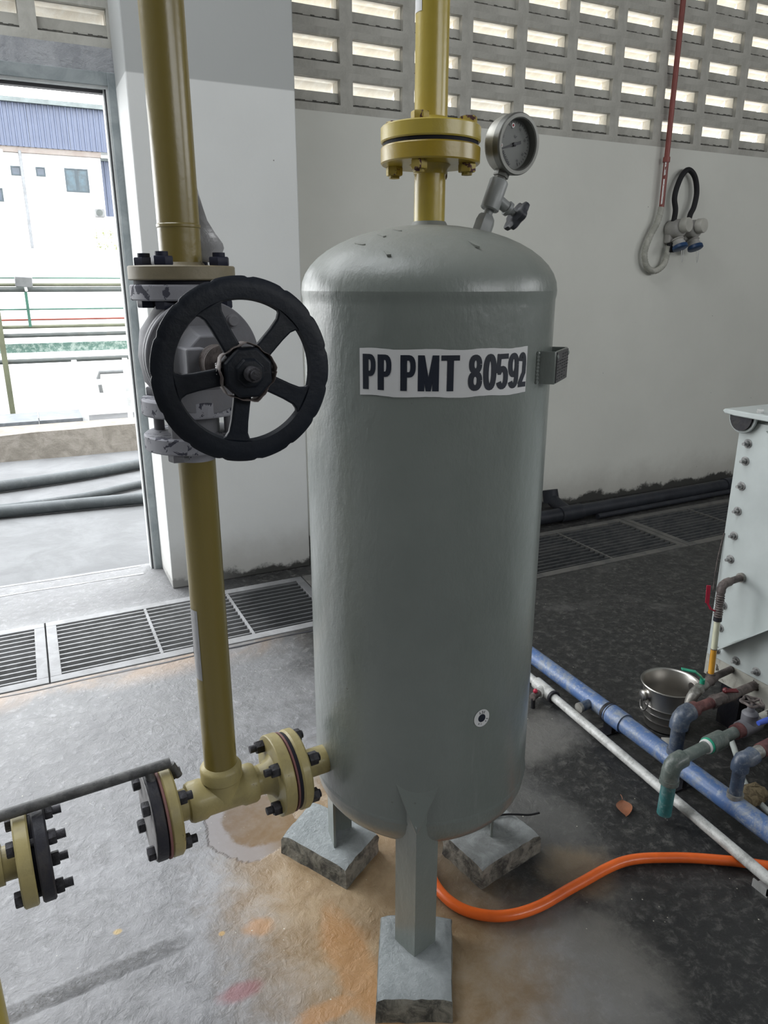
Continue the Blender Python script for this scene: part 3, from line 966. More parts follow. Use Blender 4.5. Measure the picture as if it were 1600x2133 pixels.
def stroke(mb, pts, w, vw=None):
    """flat ribbon along pts in (u, v) with mitred joints, sub-divided for bending"""
    P = []
    for p in pts:
        q2 = Vector((p[0], p[1]))
        if not P or (q2 - P[-1]).length > 1e-4:
            P.append(q2)
    n = len(P)
    if w < 0:                                # slanting bar with horizontal ends
        vs = []
        for p in P:
            vs += [(p.x + w * 0.62, p.y, 0), (p.x - w * 0.62, p.y, 0)]
        mb.add(vs, [(2 * i, 2 * i + 1, 2 * i + 3, 2 * i + 2) for i in range(n - 1)])
        return
    L, Rr = [], []
    for i in range(n):
        a = (P[i] - P[i - 1]).normalized() if i else (P[1] - P[0]).normalized()
        b = (P[i + 1] - P[i]).normalized() if i < n - 1 else a
        na, nb = Vector((-a.y, a.x)), Vector((-b.y, b.x))
        m_ = (na + nb)
        m_ = m_ / max(m_.length, 1e-6)
        k = w / 2 / max(0.5, m_.dot(na))
        L.append(P[i] + m_ * k)
        Rr.append(P[i] - m_ * k)
    vs = []
    for l, r in zip(L, Rr):
        vs += [(l.x, l.y, 0), (r.x, r.y, 0)]
    mb.add(vs, [(2 * i, 2 * i + 1, 2 * i + 3, 2 * i + 2) for i in range(n - 1)])


def ell(cx, cy, rx, ry, a0, a1, n=14, e=2.6):
    out = []
    for i in range(n + 1):
        a = R(a0 + (a1 - a0) * i / n)
        c, s_ = math.cos(a), math.sin(a)
        out.append((cx + rx * math.copysign(abs(c) ** (2 / e), c), cy + ry * math.copysign(abs(s_) ** (2 / e), s_)))
    return out


def glyph(ch, w, t):
    """strokes in a w x 1 box, stroke width t -> list of (points, width)"""
    h = t / 2
    tv = t * 0.78                                    # horizontals are thinner
    hv = tv / 2
    if ch == 'P':
        return [([(h, 0), (h, 1)], t), ([(h, 1 - hv), (w * 0.55, 1 - hv)] + ell(w * 0.55, 0.69, w * 0.45 - h * 0.85, 0.31 - hv, 90, -90, 10, 2.4) + [(h, 0.38 + hv)], t * 0.8)]
    if ch == 'M':
        k = t * 0.62
        return [([(h, 0), (h, 1)], t), ([(w - h, 0), (w - h, 1)], t), ([(k, 1.0, 0), (w / 2, 0.0, 0)], -k), ([(w - k, 1.0, 0), (w / 2, 0.0, 0)], -k)]
    if ch == 'T':
        return [([(0, 1 - hv), (w, 1 - hv)], tv), ([(w / 2, 0), (w / 2, 1)], t)]
    if ch == '0':
        return [(ell(w / 2, 0.5, w / 2 - h, 0.5 - hv, 0, 360, 28, 2.4), t * 0.92)]
    if ch == '8':
        return [(ell(w / 2, 0.735, w / 2 - h * 1.15, 0.265 - hv, 0, 360, 22, 2.3), t * 0.85), (ell(w / 2, 0.275, w / 2 - h, 0.275 - hv, 0, 360, 22, 2.3), t * 0.88)]
    if ch == '9':
        return [(ell(w / 2, 0.66, w / 2 - h, 0.34 - hv, 0, 360, 24, 2.3), t * 0.88),
                ([(w - h, 0.66), (w - h, 0.45)] + ell(w / 2, 0.33, w / 2 - h, 0.33 - hv, 0, -150, 12, 2.3), t * 0.88)]
    if ch == '5':
        return [([(w * 0.95, 1 - hv), (w * 0.16, 1 - hv)], tv), ([(w * 0.24, 1), (w * 0.15, 0.46)], t * 0.75),
                ([(w * 0.14, 0.50)] + ell(w / 2 - 0.005, 0.325, w / 2 - h, 0.325 - hv, 140, -155, 16, 2.3), t * 0.88)]
    if ch == '2':
        return [(ell(w / 2, 0.68, w / 2 - h, 0.32 - hv, 165, -20, 14, 2.3) + [(w * 0.72, 0.42), (w * 0.40, 0.20), (w * 0.24, hv)], t * 0.86), ([(w * 0.10, hv), (w, hv)], tv)]
    if ch == 'A':
        return [([(0.02, 0), (w / 2, 1), (w - 0.02, 0)], t * 0.7), ([(w * 0.25, 0.3), (w * 0.75, 0.3)], t * 0.6)]
    if ch == '3':
        return [(ell(w / 2, 0.735, w / 2 - h, 0.265 - hv, 150, -90, 12, 2.3), t * .85), (ell(w / 2, 0.275, w / 2 - h, 0.275 - hv, 90, -150, 12, 2.3), t * .85)]
    return []


UU = lambda a: R(a) * TR
stk = strip_grid(UU(-28.1), UU(46.0), -0.0415, 0.0405, 40, 0.0, True)
cylmap(stk, 0, 1.3525, TR + 0.0012)
stk.v = [Vector(v) for v in stk.v]
stk_o = stk.build('number_sticker', M['sticker'], tank, label='white sticker with black number PP PMT 80592')
HT = 0.0615
text = [('P', 0.022, 0.0285), ('P', 0.0555, 0.0285), (' ', 0, 0), ('P', 0.1, 0.03), ('M', 0, 0.04), ('T', 0, 0.033)]
letters = [('P', -26.6, 5.9), ('P', -19.9, 5.9), ('P', -10.4, 6.2), ('M', -3.4, 8.3), ('T', 5.7, 7.4), ('8', 16.5, 6.4), ('0', 23.0, 6.3), ('5', 29.0, 6.3), ('9', 34.8, 6.2), ('2', 40.4, 5.2)]
tx = MB()
for k, (ch, a, wdeg) in enumerate(letters):
    w = UU(wdeg) / HT
    for j, (pts, t) in enumerate(glyph(ch, w, 0.19 if ch not in 'M' else 0.185)):
        q = MB()
        # subdivide straight strokes so that they bend with the shell
        fine = []
        for i in range(len(pts) - 1):
            A, B_ = Vector(pts[i][:2]), Vector(pts[i + 1][:2])
            nn = max(1, int((B_ - A).length / 0.25))
            fine += [A.lerp(B_, s_ / nn) for s_ in range(nn)]
        fine.append(Vector(pts[-1][:2]))
        stroke(q, fine, t)
        q.v = [(UU(a) + p[0] * HT, p[1] * HT - HT / 2, j * 0.00008) for p in q.v]
        tx.add(q.v, q.f)
cylmap(tx, 0, 1.3525, TR + 0.0018)
tx.build('lettering', M['navy'], stk_o)
# ---- small round inspection sticker
rs = MB()
cc = (29.9, 0.6505)
n = 32
vs = []
for i in range(n):
    a = 2 * PI * i / n
    vs += [(UU(cc[0]) + 0.0185 * math.cos(a), 0.0200 * math.sin(a), 0), (UU(cc[0]) + 0.0088 * math.cos(a), 0.0092 * math.sin(a), 0)]
rs.add(vs, [(2 * i, (2 * i + 2) % (2 * n), (2 * i + 3) % (2 * n), 2 * i + 1) for i in range(n)])
cylmap(rs, 0, cc[1], TR + 0.001)
ro = rs.build('round_sticker', M['sticker'], tank, label='small round white sticker with black centre')
rs = MB()
rs.add([(UU(cc[0]) + 0.0089 * math.cos(2 * PI * i / n), 0.0093 * math.sin(2 * PI * i / n), 0) for i in range(n)], [tuple(range(n))])
cylmap(rs, 0, cc[1], TR + 0.0009)
rs.build('sticker_centre', M['navy'], ro)
q = MB()
for ch, ang in (('A', 112), ('3', 88), ('1', 66), ('8', -20), ('0', -45), ('5', -120), ('2', -95)):
    g = MB()
    for pts, t in (glyph(ch, 0.6, 0.2) or [([(0.3, 0), (0.3, 1)], 0.2)]):
        stroke(g, pts, t)
    sc = 0.0062 if ang > 0 else 0.0036
    rr = 0.0106 if ang > 0 else 0.0118
    ca, sa = math.cos(R(ang - 90)), math.sin(R(ang - 90))
    for p in g.v:
        u, v = (p[0] - 0.3) * sc, p[1] * sc + rr
        q.v.append((UU(cc[0]) + u * ca - v * sa, u * sa + v * ca, 0))
    o_ = len(q.v) - len(g.v)
    q.f += [tuple(i + o_ for i in f) for f in g.f]
cylmap(q, 0, cc[1], TR + 0.0014)
q.build('sticker_print', M['navy'], ro)

# ---- nameplate bracket on the right flank
na = R(-50)
nv = Vector((math.cos(na), math.sin(na), 0))
tv_ = Vector((-nv.y, nv.x, 0))
cb = Vector((TX, TY, 0)) + nv * (TR + 0.022)
if True:
    z0_, z1_ = 1.322, 1.382
    cbm = MB()
    hw = 0.055
    cc_ = cb + Vector((0, 0, (z0_ + z1_) / 2))
    cbm.obox(cc_ + nv * 0.001, tv_, nv, (0, 0, 1), hw, 0.0014, (z1_ - z0_) / 2)
    for sg in (-1, 1):
        cbm.obox(cc_ + tv_ * sg * hw - nv * 0.025, tv_, nv, (0, 0, 1), 0.0014, 0.026, (z1_ - z0_) / 2)
    cbm.build('bracket', M['tank'], tank, bevel=0.0008)
    pl_ = MB().obox(cc_ + nv * 0.0035, tv_, nv, (0, 0, 1), hw - 0.003, 0.001, (z1_ - z0_) / 2 - 0.002).build('nameplate', M['name_plate'], tank, label='dark metal nameplate')
    q = MB()
    for k in range(9):
        zz = z1_ - 0.008 - k * 0.0055
        for j in range(5):
            if random.random() < 0.8:
                q.obox(cb + nv * 0.005 + tv_ * (-hw + 0.012 + j * 0.021 + random.uniform(0, 0.004)) + Vector((0, 0, zz)), tv_, nv, (0, 0, 1), random.uniform(0.003, 0.008), 0.0002, 0.0009)
    q.build('engraving', M['ink'], pl_)
    for sg in (-1, 1):
        MB().lathe(cb + nv * 0.004 + tv_ * sg * (hw - 0.006) + Vector((0, 0, z1_ - 0.010)), nv, [(0.005, 0), (0.004, 0.002), (0.001, 0.003)], 12).build('rivet', M['tank'], tank)
    wq = MB()
    for k in range(9):
        pz = z0_ + 0.004 + k * 0.0065
        pt = cb - tv_ * (hw + 0.004) - nv * 0.047 + Vector((0, 0, pz))
        dd = Vector((pt.x - TX, pt.y - TY, 0)).normalized()
        wq.sphere(Vector((TX, TY, pz)) + dd * (TR + 0.0005), 0.0045, 8)
    wq.build('weld_bead', M['tank'], tank)

# ---- top outlet: stub and lower flange belong to the tank
zt_ = ZT + 0.126
q = MB()
q.lathe((TX, TY, 0), (0, 0, 1), [(0.040, zt_ - 0.008), (0.036, zt_ - 0.001), (0.032, zt_ + 0.006)], 40)
q.build('weld_collar', M['tank'], tank)
MB().cyl((TX, TY, zt_ - 0.01), (TX, TY, 1.722), 0.030, n=40).build('outlet_pipe', M['yellow'], tank)
q = MB()
q.lathe((TX, TY, 0), (0, 0, 1), [(0.031, 1.700), (0.034, 1.710), (0.040, 1.7165), (0.092, 1.7165), (0.0945, 1.719), (0.0945, 1.744), (0.0925, 1.7465), (0.05, 1.7465)], 64)
q.build('lower_flange', M['yellow'], tank)

tpipe = thing('outlet_pipe', 'bright yellow vertical pipe flanged to the top of the grey tank', 'pipe', (TX, TY, 1.7535))
MB().disc((TX, TY, 1.7465), (TX, TY, 1.7535), 0.090, 0.0005, 64).build('gasket', M['gasket'], tpipe)
MB().lathe((TX, TY, 0), (0, 0, 1), [(0.05, 1.7535), (0.0925, 1.7535), (0.0945, 1.756), (0.0945, 1.779), (0.092, 1.7815), (0.042, 1.7815), (0.036, 1.787), (0.032, 1.797)], 64).build('upper_flange', M['yellow'], tpipe)
MB().cyl((TX, TY, 1.782), (TX, TY, 3.4), 0.031, n=40).build('pipe', M['yellow'], tpipe)
for k, a in enumerate((-18, 72, 162, 252)):
    t = TH0 + R(a + 2)
    bolt(tpipe, (TX + 0.072 * math.cos(t), TY + 0.072 * math.sin(t), 1.749), (0, 0, -1), 0.0325, 0.0325, 0.0165, 0.014, 0.004, 'bolt_yellow')
# paper band with a dark stripe high on the pipe
for (a0, a1, mm, zz0, zz1, rr) in ((-95, -38, 'sticker', 1.965, 2.35, 0.0316), (-75, -55, 'navy', 1.995, 2.35, 0.0320)):
    q = MB()
    vs = []
    for i in range(9):
        t = TH0 + R(a0 + (a1 - a0) * i / 8)
        vs += [(TX + rr * math.cos(t), TY + rr * math.sin(t), zz0), (TX + rr * math.cos(t), TY + rr * math.sin(t), zz1)]
    q.add(vs, [(2 * i, 2 * i + 2, 2 * i + 3, 2 * i + 1) for i in range(8)])
    q.build('flow_label', M[mm], tpipe, label='white flow label' if mm == 'sticker' else 'dark arrow on the flow label')

# ---- pressure gauge with needle valve -------------------------------------
g0 = Vector((0.838, 1.300, 1.592))
ga = Vector((0.345, -0.03, 0.94)).normalized()
gx = Vector((ga.z, 0, -ga.x)).normalized()          # sideways, to the right
gy = ga.cross(gx).normalized()                       # away from the camera
gv = thing('needle_valve', 'small grey needle valve with lobed black knob on the tank dome', 'valve', g0)
MB().lathe(g0, ga, [(0.0185, -0.004), (0.0195, 0.004), (0.0195, 0.026), (0.017, 0.036), (0.013, 0.040)], 6, True, 0.3).build('nipple', M['needle_valve'], gv)
MB().cyl(g0 + ga * 0.038, g0 + ga * 0.054, 0.009, n=16).build('neck', M['needle_valve'], gv)
MB().lathe(g0, ga, [(0.0165, 0.050), (0.0185, 0.052), (0.0185, 0.105), (0.0165, 0.108)], 28).build('body', M['needle_valve'], gv)
b0 = g0 + ga * 0.076
sd = (gx * 0.93 - gy * 0.10 - ga * 0.22).normalized()
MB().lathe(b0, sd, [(0.011, 0.0), (0.0115, 0.034), (0.0145, 0.035), (0.0145, 0.042), (0.011, 0.043), (0.006, 0.050), (0.006, 0.060)], 20).build('bonnet', M['needle_valve'], gv)
x_, y_, z_ = frame_of(sd)
kp = b0 + sd * 0.054
q = MB()
vs, fs = [], []
nn = 60
lay = [(0.10, 0.0), (0.72, 0.001), (0.97, 0.004), (1.0, 0.008), (0.97, 0.013), (0.8, 0.016), (0.25, 0.017)]
for (f_, h_) in lay:
    for i in range(nn):
        a = 2 * PI * i / nn
        rr = (0.030 + 0.0032 * math.cos(6 * a)) * f_ if f_ > 0.5 else 0.030 * f_
        vs.append(kp + x_ * rr * math.cos(a) + y_ * rr * math.sin(a) + z_ * h_)
for j in range(len(lay) - 1):
    for i in range(nn):
        k = (i + 1) % nn
        fs.append((j * nn + i, j * nn + k, (j + 1) * nn + k, (j + 1) * nn + i))
fs += [tuple(reversed(range(nn))), tuple(range((len(lay) - 1) * nn, len(lay) * nn))]
q.add(vs, fs)
q.build('knob', M['knob'], gv)
gc0 = g0 + ga * 0.176                              # gauge centre
gg = thing('pressure_gauge', 'round stainless pressure gauge with grey dial above the tank', 'gauge', g0 + ga * 0.110)
MB().lathe(g0, ga, [(0.0125, 0.108), (0.0125, 0.113), (0.0150, 0.114), (0.0150, 0.128), (0.012, 0.132)], 6).build('stem', M['bezel'], gg)
gn = Vector((0.20, -0.97, 0.0))
gn = (gn - ga * gn.dot(ga)).normalized()           # dial normal, at right angles to the stem
GR = 0.0535
MB().lathe(gc0 - gn * 0.024, gn, [(0.010, -0.004), (0.040, -0.003), (GR - 0.004, 0.001), (GR - 0.002, 0.008), (GR - 0.002, 0.0255)], 64).build('case', M['ss'], gg, ang=30)
MB().lathe(gc0 - gn * 0.024, gn, [(GR - 0.002, 0.026), (GR + 0.001, 0.028), (GR + 0.001, 0.042), (GR - 0.001, 0.045), (GR - 0.007, 0.045), (GR - 0.009, 0.043), (GR - 0.0095, 0.026)], 64, False).build('bezel', M['bezel'], gg, ang=30)
dz = gc0 + gn * 0.004
dial = MB().lathe(dz - gn * 0.002, gn, [(GR - 0.009, 0), (GR - 0.009, 0.002)], 64).build('dial', M['dial'], gg)
du = gn.cross(ga).normalized()
if du.dot(Vector((1, 0, 0))) < 0:
    du = -du
dv = ga


def dpt(r, deg, h=0.0006):
    a = R(deg)
    return dz + du * r * math.cos(a) + dv * r * math.sin(a) + gn * h


mk = MB()
for k in range(31):
    a = 225 - k * 9
    L = 0.006 if k % 5 == 0 else 0.0035
    p, q_ = dpt(0.040, a), dpt(0.040 - L, a)
    t_ = (q_ - p).cross(gn).normalized() * (0.00045 if k % 5 else 0.0007)
    mk.add([p + t_, q_ + t_, q_ - t_, p - t_], [(0, 1, 2, 3)])
mk.build('tick_marks', M['ink'], dial)
for k in (8.3, 21.5):
    pass
for ang in (207, 121):
    q = MB().lathe(dpt(0.033, ang, 0.0004), gn, [(0.0042, 0), (0.0042, 0.0008)], 16)
    w_ = q.build('limit_marker', M['white'], dial)
    MB().lathe(dpt(0.033, ang, 0.0012), gn, [(0.0022, 0), (0.0022, 0.0006)], 12).build('limit_dot', M['red'], dial)
nd = MB()
na_ = 217
for (r0, w0, r1, w1) in ((0.0, 0.0022, 0.037, 0.0007),):
    p, q_ = dpt(r0, na_, 0.003), dpt(r1, na_, 0.003)
    t_ = (q_ - p).cross(gn).normalized()
    nd.add([p + t_ * w0, q_ + t_ * w1, q_ - t_ * w1, p - t_ * w0], [(0, 1, 2, 3)])
p, q_ = dpt(0, na_ + 180, 0.003), dpt(0.018, na_ + 180, 0.003)
t_ = (q_ - p).cross(gn).normalized()
nd.add([p + t_ * 0.0018, q_ + t_ * 0.0030, q_ - t_ * 0.0030, p - t_ * 0.0018], [(0, 1, 2, 3)])
nd.lathe(dz + gn * 0.0006, gn, [(0.0038, 0), (0.0038, 0.004), (0.001, 0.005)], 16)
nd.build('needle', M['ink'], gg)


def text_mesh(body, size, u0, org, ux, uy, nrm, m, parent, name='lettering', off=0.0):
    cu = bpy.data.curves.new('txt', 'FONT')
    cu.body = body
    cu.size = size
    cu.align_x = 'CENTER'
    cu.offset = off
    cu.resolution_u = 2
    ob = bpy.data.objects.new('txt', cu)
    C.objects.link(ob)
    dg = bpy.context.evaluated_depsgraph_get()
    dg.update()
    me = bpy.data.meshes.new_from_object(ob.evaluated_get(dg))
    mb = MB()
    mb.v = [tuple(Vector(org) + Vector(ux) * v.co.x + Vector(uy) * v.co.y + Vector(nrm) * 0.0005) for v in me.vertices]
    mb.f = [tuple(p.vertices) for p in me.polygons]
    bpy.data.objects.remove(ob)
    bpy.data.curves.remove(cu)
    bpy.data.meshes.remove(me)
    return mb.build(name, m, parent)


ca, sa = math.cos(R(-28)), math.sin(R(-28))
text_mesh('SHAWN', 0.0085, 0, dpt(0.033, 255), du * ca + dv * sa, dv * ca - du * sa, gn, M['ink'], dial, off=0.0002)
for tx_, a in (('0', 228), ('5', 178), ('10', 128), ('15', 84), ('20', 38), ('25', -10), ('30', -44)):
    text_mesh(tx_, 0.006, 0, dpt(0.030, a) - dv * 0.002, du, dv, gn, M['ink'], dial)
text_mesh('kgf', 0.006, 0, dpt(0.013, 100), du, dv, gn, M['ink'], dial)

# ---- top-facing details done; nozzle to the left of the tank ----------------
PZc = 0.472
pipe_dir = Vector((1, 0.057, 0)).normalized()


def px(x):
    return Vector((x, 1.32 + 0.057 * (x - 0.257), PZc))


MB().cyl(px(0.425), px(0.520), 0.031, n=36).build('nozzle', M['cream'], tank)
q = MB()
q.disc(px(0.408), px(0.431), 0.088, 0.004, 64)
q.build('nozzle_flange', M['cream'], tank)
MB().lathe(px(0.496), pipe_dir, [(0.0315, 0), (0.034, 0.008), (0.040, 0.018)], 32).build('weld_collar', M['tank'], tank)

# ---- tee and elbow run -------------------------------------------------------
tee = thing('tee_pipe', 'cream-yellow pipe tee with two flanges joining the riser to the tank', 'pipe fitting', px(0.257))
MB().disc(px(0.3955), px(0.400), 0.0865, 0.001, 64).build('gasket', M['gasket_red'], tee, label='red gasket')
MB().disc(px(0.400), px(0.408), 0.084, 0.001, 64).build('gasket', M['gasket'], tee)
q = MB()
q.lathe(px(0), pipe_dir, [(0.031, 0.335), (0.033, 0.347), (0.039, 0.359), (0.048, 0.3665), (0.086, 0.367), (0.088, 0.369), (0.088, 0.391), (0.086, 0.3935), (0.05, 0.3935)], 64)
q.build('right_flange', M['cream'], tee)
q = MB()
q.lathe(px(0), pipe_dir, [(0.031, 0.150), (0.032, 0.180), (0.039, 0.183), (0.042, 0.190), (0.042, 0.214), (0.038, 0.222),
                          (0.038, 0.292), (0.042, 0.298), (0.042, 0.322), (0.039, 0.328), (0.032, 0.330), (0.031, 0.345)], 40)
q.build('tee_body', M['cream'], tee, ang=40)
rc = px(0.257)
MB().lathe((rc.x, rc.y, 0), (0, 0, 1), [(0.039, 0.470), (0.039, 0.508), (0.043, 0.513), (0.043, 0.536), (0.040, 0.541), (0.034, 0.546)], 40).build('tee_branch', M['cream'], tee)
q = MB()
q.disc(px(0.131), px(0.156), 0.091, 0.004, 64)
q.build('left_flange', M['cream'], tee)
flange_bolts(tee, px(0.401), pipe_dir, 0.067, 0.034, 0.034, 4, 0.785, 0.0150, m='bolt_dark', h=0.018, stud=0.004, stud0=0.014)
# dark blank plate bolted on the left end
blank = thing('blank_flange', 'dark round blank plate bolted to the left end of the yellow tee', 'flange', px(0.11))
MB().disc(px(0.126), px(0.131), 0.0915, 0.001, 64).build('gasket', M['gasket_red'], blank)
MB().disc(px(0.103), px(0.124), 0.090, 0.002, 64).build('plate', M['blackish'], blank)
MB().disc(px(0.1005), px(0.103), 0.086, 0.001, 64).build('face', M['plate_grey'], blank)
flange_bolts(blank, px(0.129), pipe_dir, 0.070, 0.0285, 0.0275, 4, 0.70, 0.0145, m='bolt_dark', h=0.014, stud=0.012)

# ---- left stub with its own blank --------------------------------------------
stub = thing('pipe_stub', 'cream-yellow flanged pipe end entering from the left picture edge on a yellow post', 'pipe', px(-0.20))
MB().cyl(px(-0.62), px(-0.13), 0.0315, n=36).build('pipe', M['cream'], stub)
MB().cyl(px(-0.21), px(-0.160), 0.037, n=36).build('socket', M['cream'], stub)
q = MB()
q.disc(px(-0.136), px(-0.110), 0.089, 0.003, 64)
q.build('flange', M['cream'], stub)
MB().disc(px(-0.110), px(-0.104), 0.070, 0.001, 48).build('gasket', M['gasket'], stub)
MB().disc(px(-0.104), px(-0.080), 0.089, 0.003, 64).build('blank_plate', M['blackish'], stub)
flange_bolts(stub, px(-0.108), pipe_dir, 0.070, 0.028, 0.028, 4, 0.62, 0.0145, m='bolt_dark', h=0.013, stud=0.016)
pc = px(-0.231)
MB().cyl((pc.x, pc.y, 0.0), (pc.x, pc.y, 0.462), 0.031, n=32).build('post', M['yellow'], stub)

# ---- lever bar lying across both blanks --------------------------------------
bar = thing('lever_bar', 'dark steel rod lying over the two flanges, with welded stubs', 'rod', px(0.15) + Vector((0, 0, 0.11)))
a_, b_ = px(-0.45) + Vector((0, 0, 0.098)), px(0.156) + Vector((0, 0, 0.109))
MB().tube([a_, b_], 0.0105, 20).build('rod', M['rod'], bar)
q = MB()
q.tube([b_ + Vector((0.001, 0, -0.004)), b_ + Vector((0.014, -0.002, -0.034))], 0.008, 14)
q.build('stub', M['rod'], bar)
q = MB()
q.tube([px(0.112) + Vector((0, 0, 0.104)), px(0.120) + Vector((0.002, -0.018, 0.065))], 0.0085, 14)
q.build('stub', M['rod'], bar)

# ================================================================== RISER AND GATE VALVE
RX, RY = rc.x, rc.y
riser = thing('riser_pipe', 'tall dull yellow vertical pipe below the gate valve', 'pipe', (RX, RY, 0.55))
MB().cyl((RX, RY, 0.545), (RX, RY, 1.215), 0.0335, n=44).build('pipe', M['riser'], riser)
MB().lathe((RX, RY, 0), (0, 0, 1), [(0.034, 1.196), (0.036, 1.211), (0.040, 1.2195), (0.085, 1.220), (0.0875, 1.2225), (0.0875, 1.2455), (0.085, 1.248), (0.05, 1.248)], 64).build('flange', M['peeling'], riser)
for (a0, a1, z0__, z1__, mm, rr) in ((-150, -52, 0.755, 0.905, 'film', 0.0341),):
    q = MB()
    vs = []
    for i in range(9):
        t = R(-101) + R(a0 + 101 + 90 - 90) * 0 + R(a0 + (a1 - a0) * i / 8) * 1.0
        t = math.atan2(-RY, -RX) + R(-88 + 48 * i / 8)
        vs += [(RX + rr * math.cos(t), RY + rr * math.sin(t), z0__), (RX + rr * math.cos(t), RY + rr * math.sin(t), z1__)]
    q.add(vs, [(2 * i, 2 * i + 2, 2 * i + 3, 2 * i + 1) for i in range(8)])
    lb_ = q.build('flow_label', M['film'], riser, label='grey flow label on the left side')
    q = MB()
    tt = [math.atan2(-RY, -RX) + R(k) for k in (-88, -45, -88)]
    q.add([(RX + 0.0346 * math.cos(tt[0]), RY + 0.0346 * math.sin(tt[0]), 0.822), (RX + 0.0346 * math.cos(tt[1]), RY + 0.0346 * math.sin(tt[1]), 0.815), (RX + 0.0346 * math.cos(tt[2]), RY + 0.0346 * math.sin(tt[2]), 0.802)], [(0, 1, 2)])
    q.build('arrow', M['navy'], lb_)

upper = thing('upper_riser_pipe', 'dull yellow vertical pipe above the gate valve, rising out of the picture', 'pipe', (RX, RY, 1.506))
MB().cyl((RX, RY, 1.528), (RX, RY, 3.4), 0.0345, n=44).build('pipe', M['riser'], upper)
MB().lathe((RX, RY, 0), (0, 0, 1), [(0.0340, 1.588), (0.0358, 1.590), (0.0358, 1.594), (0.034, 1.596)], 44).build('weld_bead', M['riser'], upper)
MB().lathe((RX, RY, 0), (0, 0, 1), [(0.05, 1.506), (0.0855, 1.506), (0.088, 1.508), (0.088, 1.527), (0.086, 1.529), (0.040, 1.529), (0.036, 1.535)], 64).build('flange', M['flange_dull'], upper)

# dangling grey film behind the pipe
q = MB()
prof2 = [(0.0365, 1.668), (0.040, 1.645), (0.045, 1.624), (0.053, 1.604), (0.067, 1.585), (0.080, 1.568), (0.080, 1.560), (0.072, 1.546), (0.068, 1.534)]
vs = []
for k, (u, z) in enumerate(prof2):
    vs += [(RX + 0.030, RY + 0.012, z + (0.004 if k else 0)), (RX + u, RY + 0.02 - 0.010 * math.sin(k), z), (RX + u * 0.97, RY + 0.034, z - 0.002)]
fs = []
for k in range(len(prof2) - 1):
    fs += [(3 * k, 3 * k + 3, 3 * k + 4, 3 * k + 1), (3 * k + 1, 3 * k + 4, 3 * k + 5, 3 * k + 2)]
q.add(vs, fs)
fo = q.build('plastic_film', M['film'])
tag(fo, 'torn grey plastic film stuck to the right of the upper yellow pipe', 'plastic film')
so = fo.modifiers.new('solid', 'SOLIDIFY')
so.thickness = 0.0012

# ---- valve
valve = thing('gate_valve', 'grey flanged gate valve with a big black five-spoke handwheel', 'valve', (RX, RY, 1.245))
VZ = 1.383
q = MB()
q.lathe((RX, RY, 0), (0, 0, 1), [(0.05, 1.474), (0.085, 1.474), (0.0875, 1.4765), (0.0875, 1.497), (0.085, 1.4995), (0.05, 1.4995)], 64)
q.build('top_flange', M['peeling'], valve)
MB().disc((RX, RY, 1.4995), (RX, RY, 1.506), 0.080, 0.0005, 64).build('gasket', M['gasket'], valve)
q = MB()
q.lathe((RX, RY, 0), (0, 0, 1), [(0.05, 1.282), (0.085, 1.282), (0.0875, 1.285), (0.0875, 1.308), (0.085, 1.311), (0.05, 1.311)], 64)
q.build('bottom_flange', M['peeling'], valve)
q = MB()
q.lathe((RX, RY, 0), (0, 0, 1), [(0.045, 1.248), (0.045, 1.282), (0.056, 1.300), (0.060, 1.315), (0.078, 1.340), (0.084, 1.383), (0.078, 1.425), (0.060, 1.450), (0.048, 1.465), (0.046, 1.476)], 48)
q.build('body', M['valve_grey'], valve, ang=60)
ay = Vector((0.035, -1, 0.0)).normalized()           # stem direction, towards the viewer
vc = Vector((RX + 0.006, RY, VZ))


def vp(d_):
    return vc + ay * d_


q = MB()
q.disc(vp(0.052), vp(0.068), 0.094, 0.002, 72)
q.build('body_flange', M['valve_grey'], valve)
MB().disc(vp(0.068), vp(0.070), 0.092, 0.0005, 72).build('gasket', M['gasket'], valve)
q = MB()
q.disc(vp(0.070), vp(0.086), 0.094, 0.002, 72)
q.build('bonnet_flange', M['valve_grey'], valve)
x_, y_, z_ = frame_of(ay)
for a in (45, 135, 225, 315):
    c_ = (x_ * math.cos(R(a + 4)) + y_ * math.sin(R(a + 4))) * 0.078
    q = MB()
    q.lathe(vp(0.086) + c_, ay, [(0.0115, 0), (0.0115, 0.002), (0.0085, 0.0025), (0.0085, 0.0075), (0.0075, 0.0085)], 20)
    q.build('bonnet_bolt', M['valve_grey'], valve)
q = MB()
q.lathe(vp(0), ay, [(0.060, 0.082), (0.052, 0.092), (0.046, 0.105), (0.042, 0.128)], 8, True, PI / 8)
q.build('bonnet', M['valve_grey'], valve, ang=25, bevel=0.003)
q = MB()
for sg in (-1, 1):
    q.obox(vp(0.125) + Vector((sg * 0.030, 0, 0)), (1, 0, 0), ay, (0, 0, 1), 0.016, 0.034, 0.022)
q.obox(vp(0.150), (1, 0, 0), ay, (0, 0, 1), 0.034, 0.008, 0.019)
q.build('yoke', M['valve_grey'], valve, bevel=0.003)
q = MB()
for k in range(5):
    q.lathe(vp(0.156 + k * 0.0075), ay, [(0.024, 0), (0.028, 0.0015), (0.028, 0.0055), (0.024, 0.007)], 36)
q.build('gland', M['iron'], valve)
q = MB()
q.cyl(vp(0.085), vp(0.335), 0.0095, n=16)
for k in range(9):
    q.lathe(vp(0.318 + k * 0.0034), ay, [(0.0095, 0), (0.0108, 0.0012), (0.0108, 0.002), (0.0095, 0.0034)], 18)
q.lathe(vp(0.3485), ay, [(0.0068, 0), (0.0068, 0.006), (0.005, 0.007)], 16)
q.build('stem', M['bolt_dark'], valve)
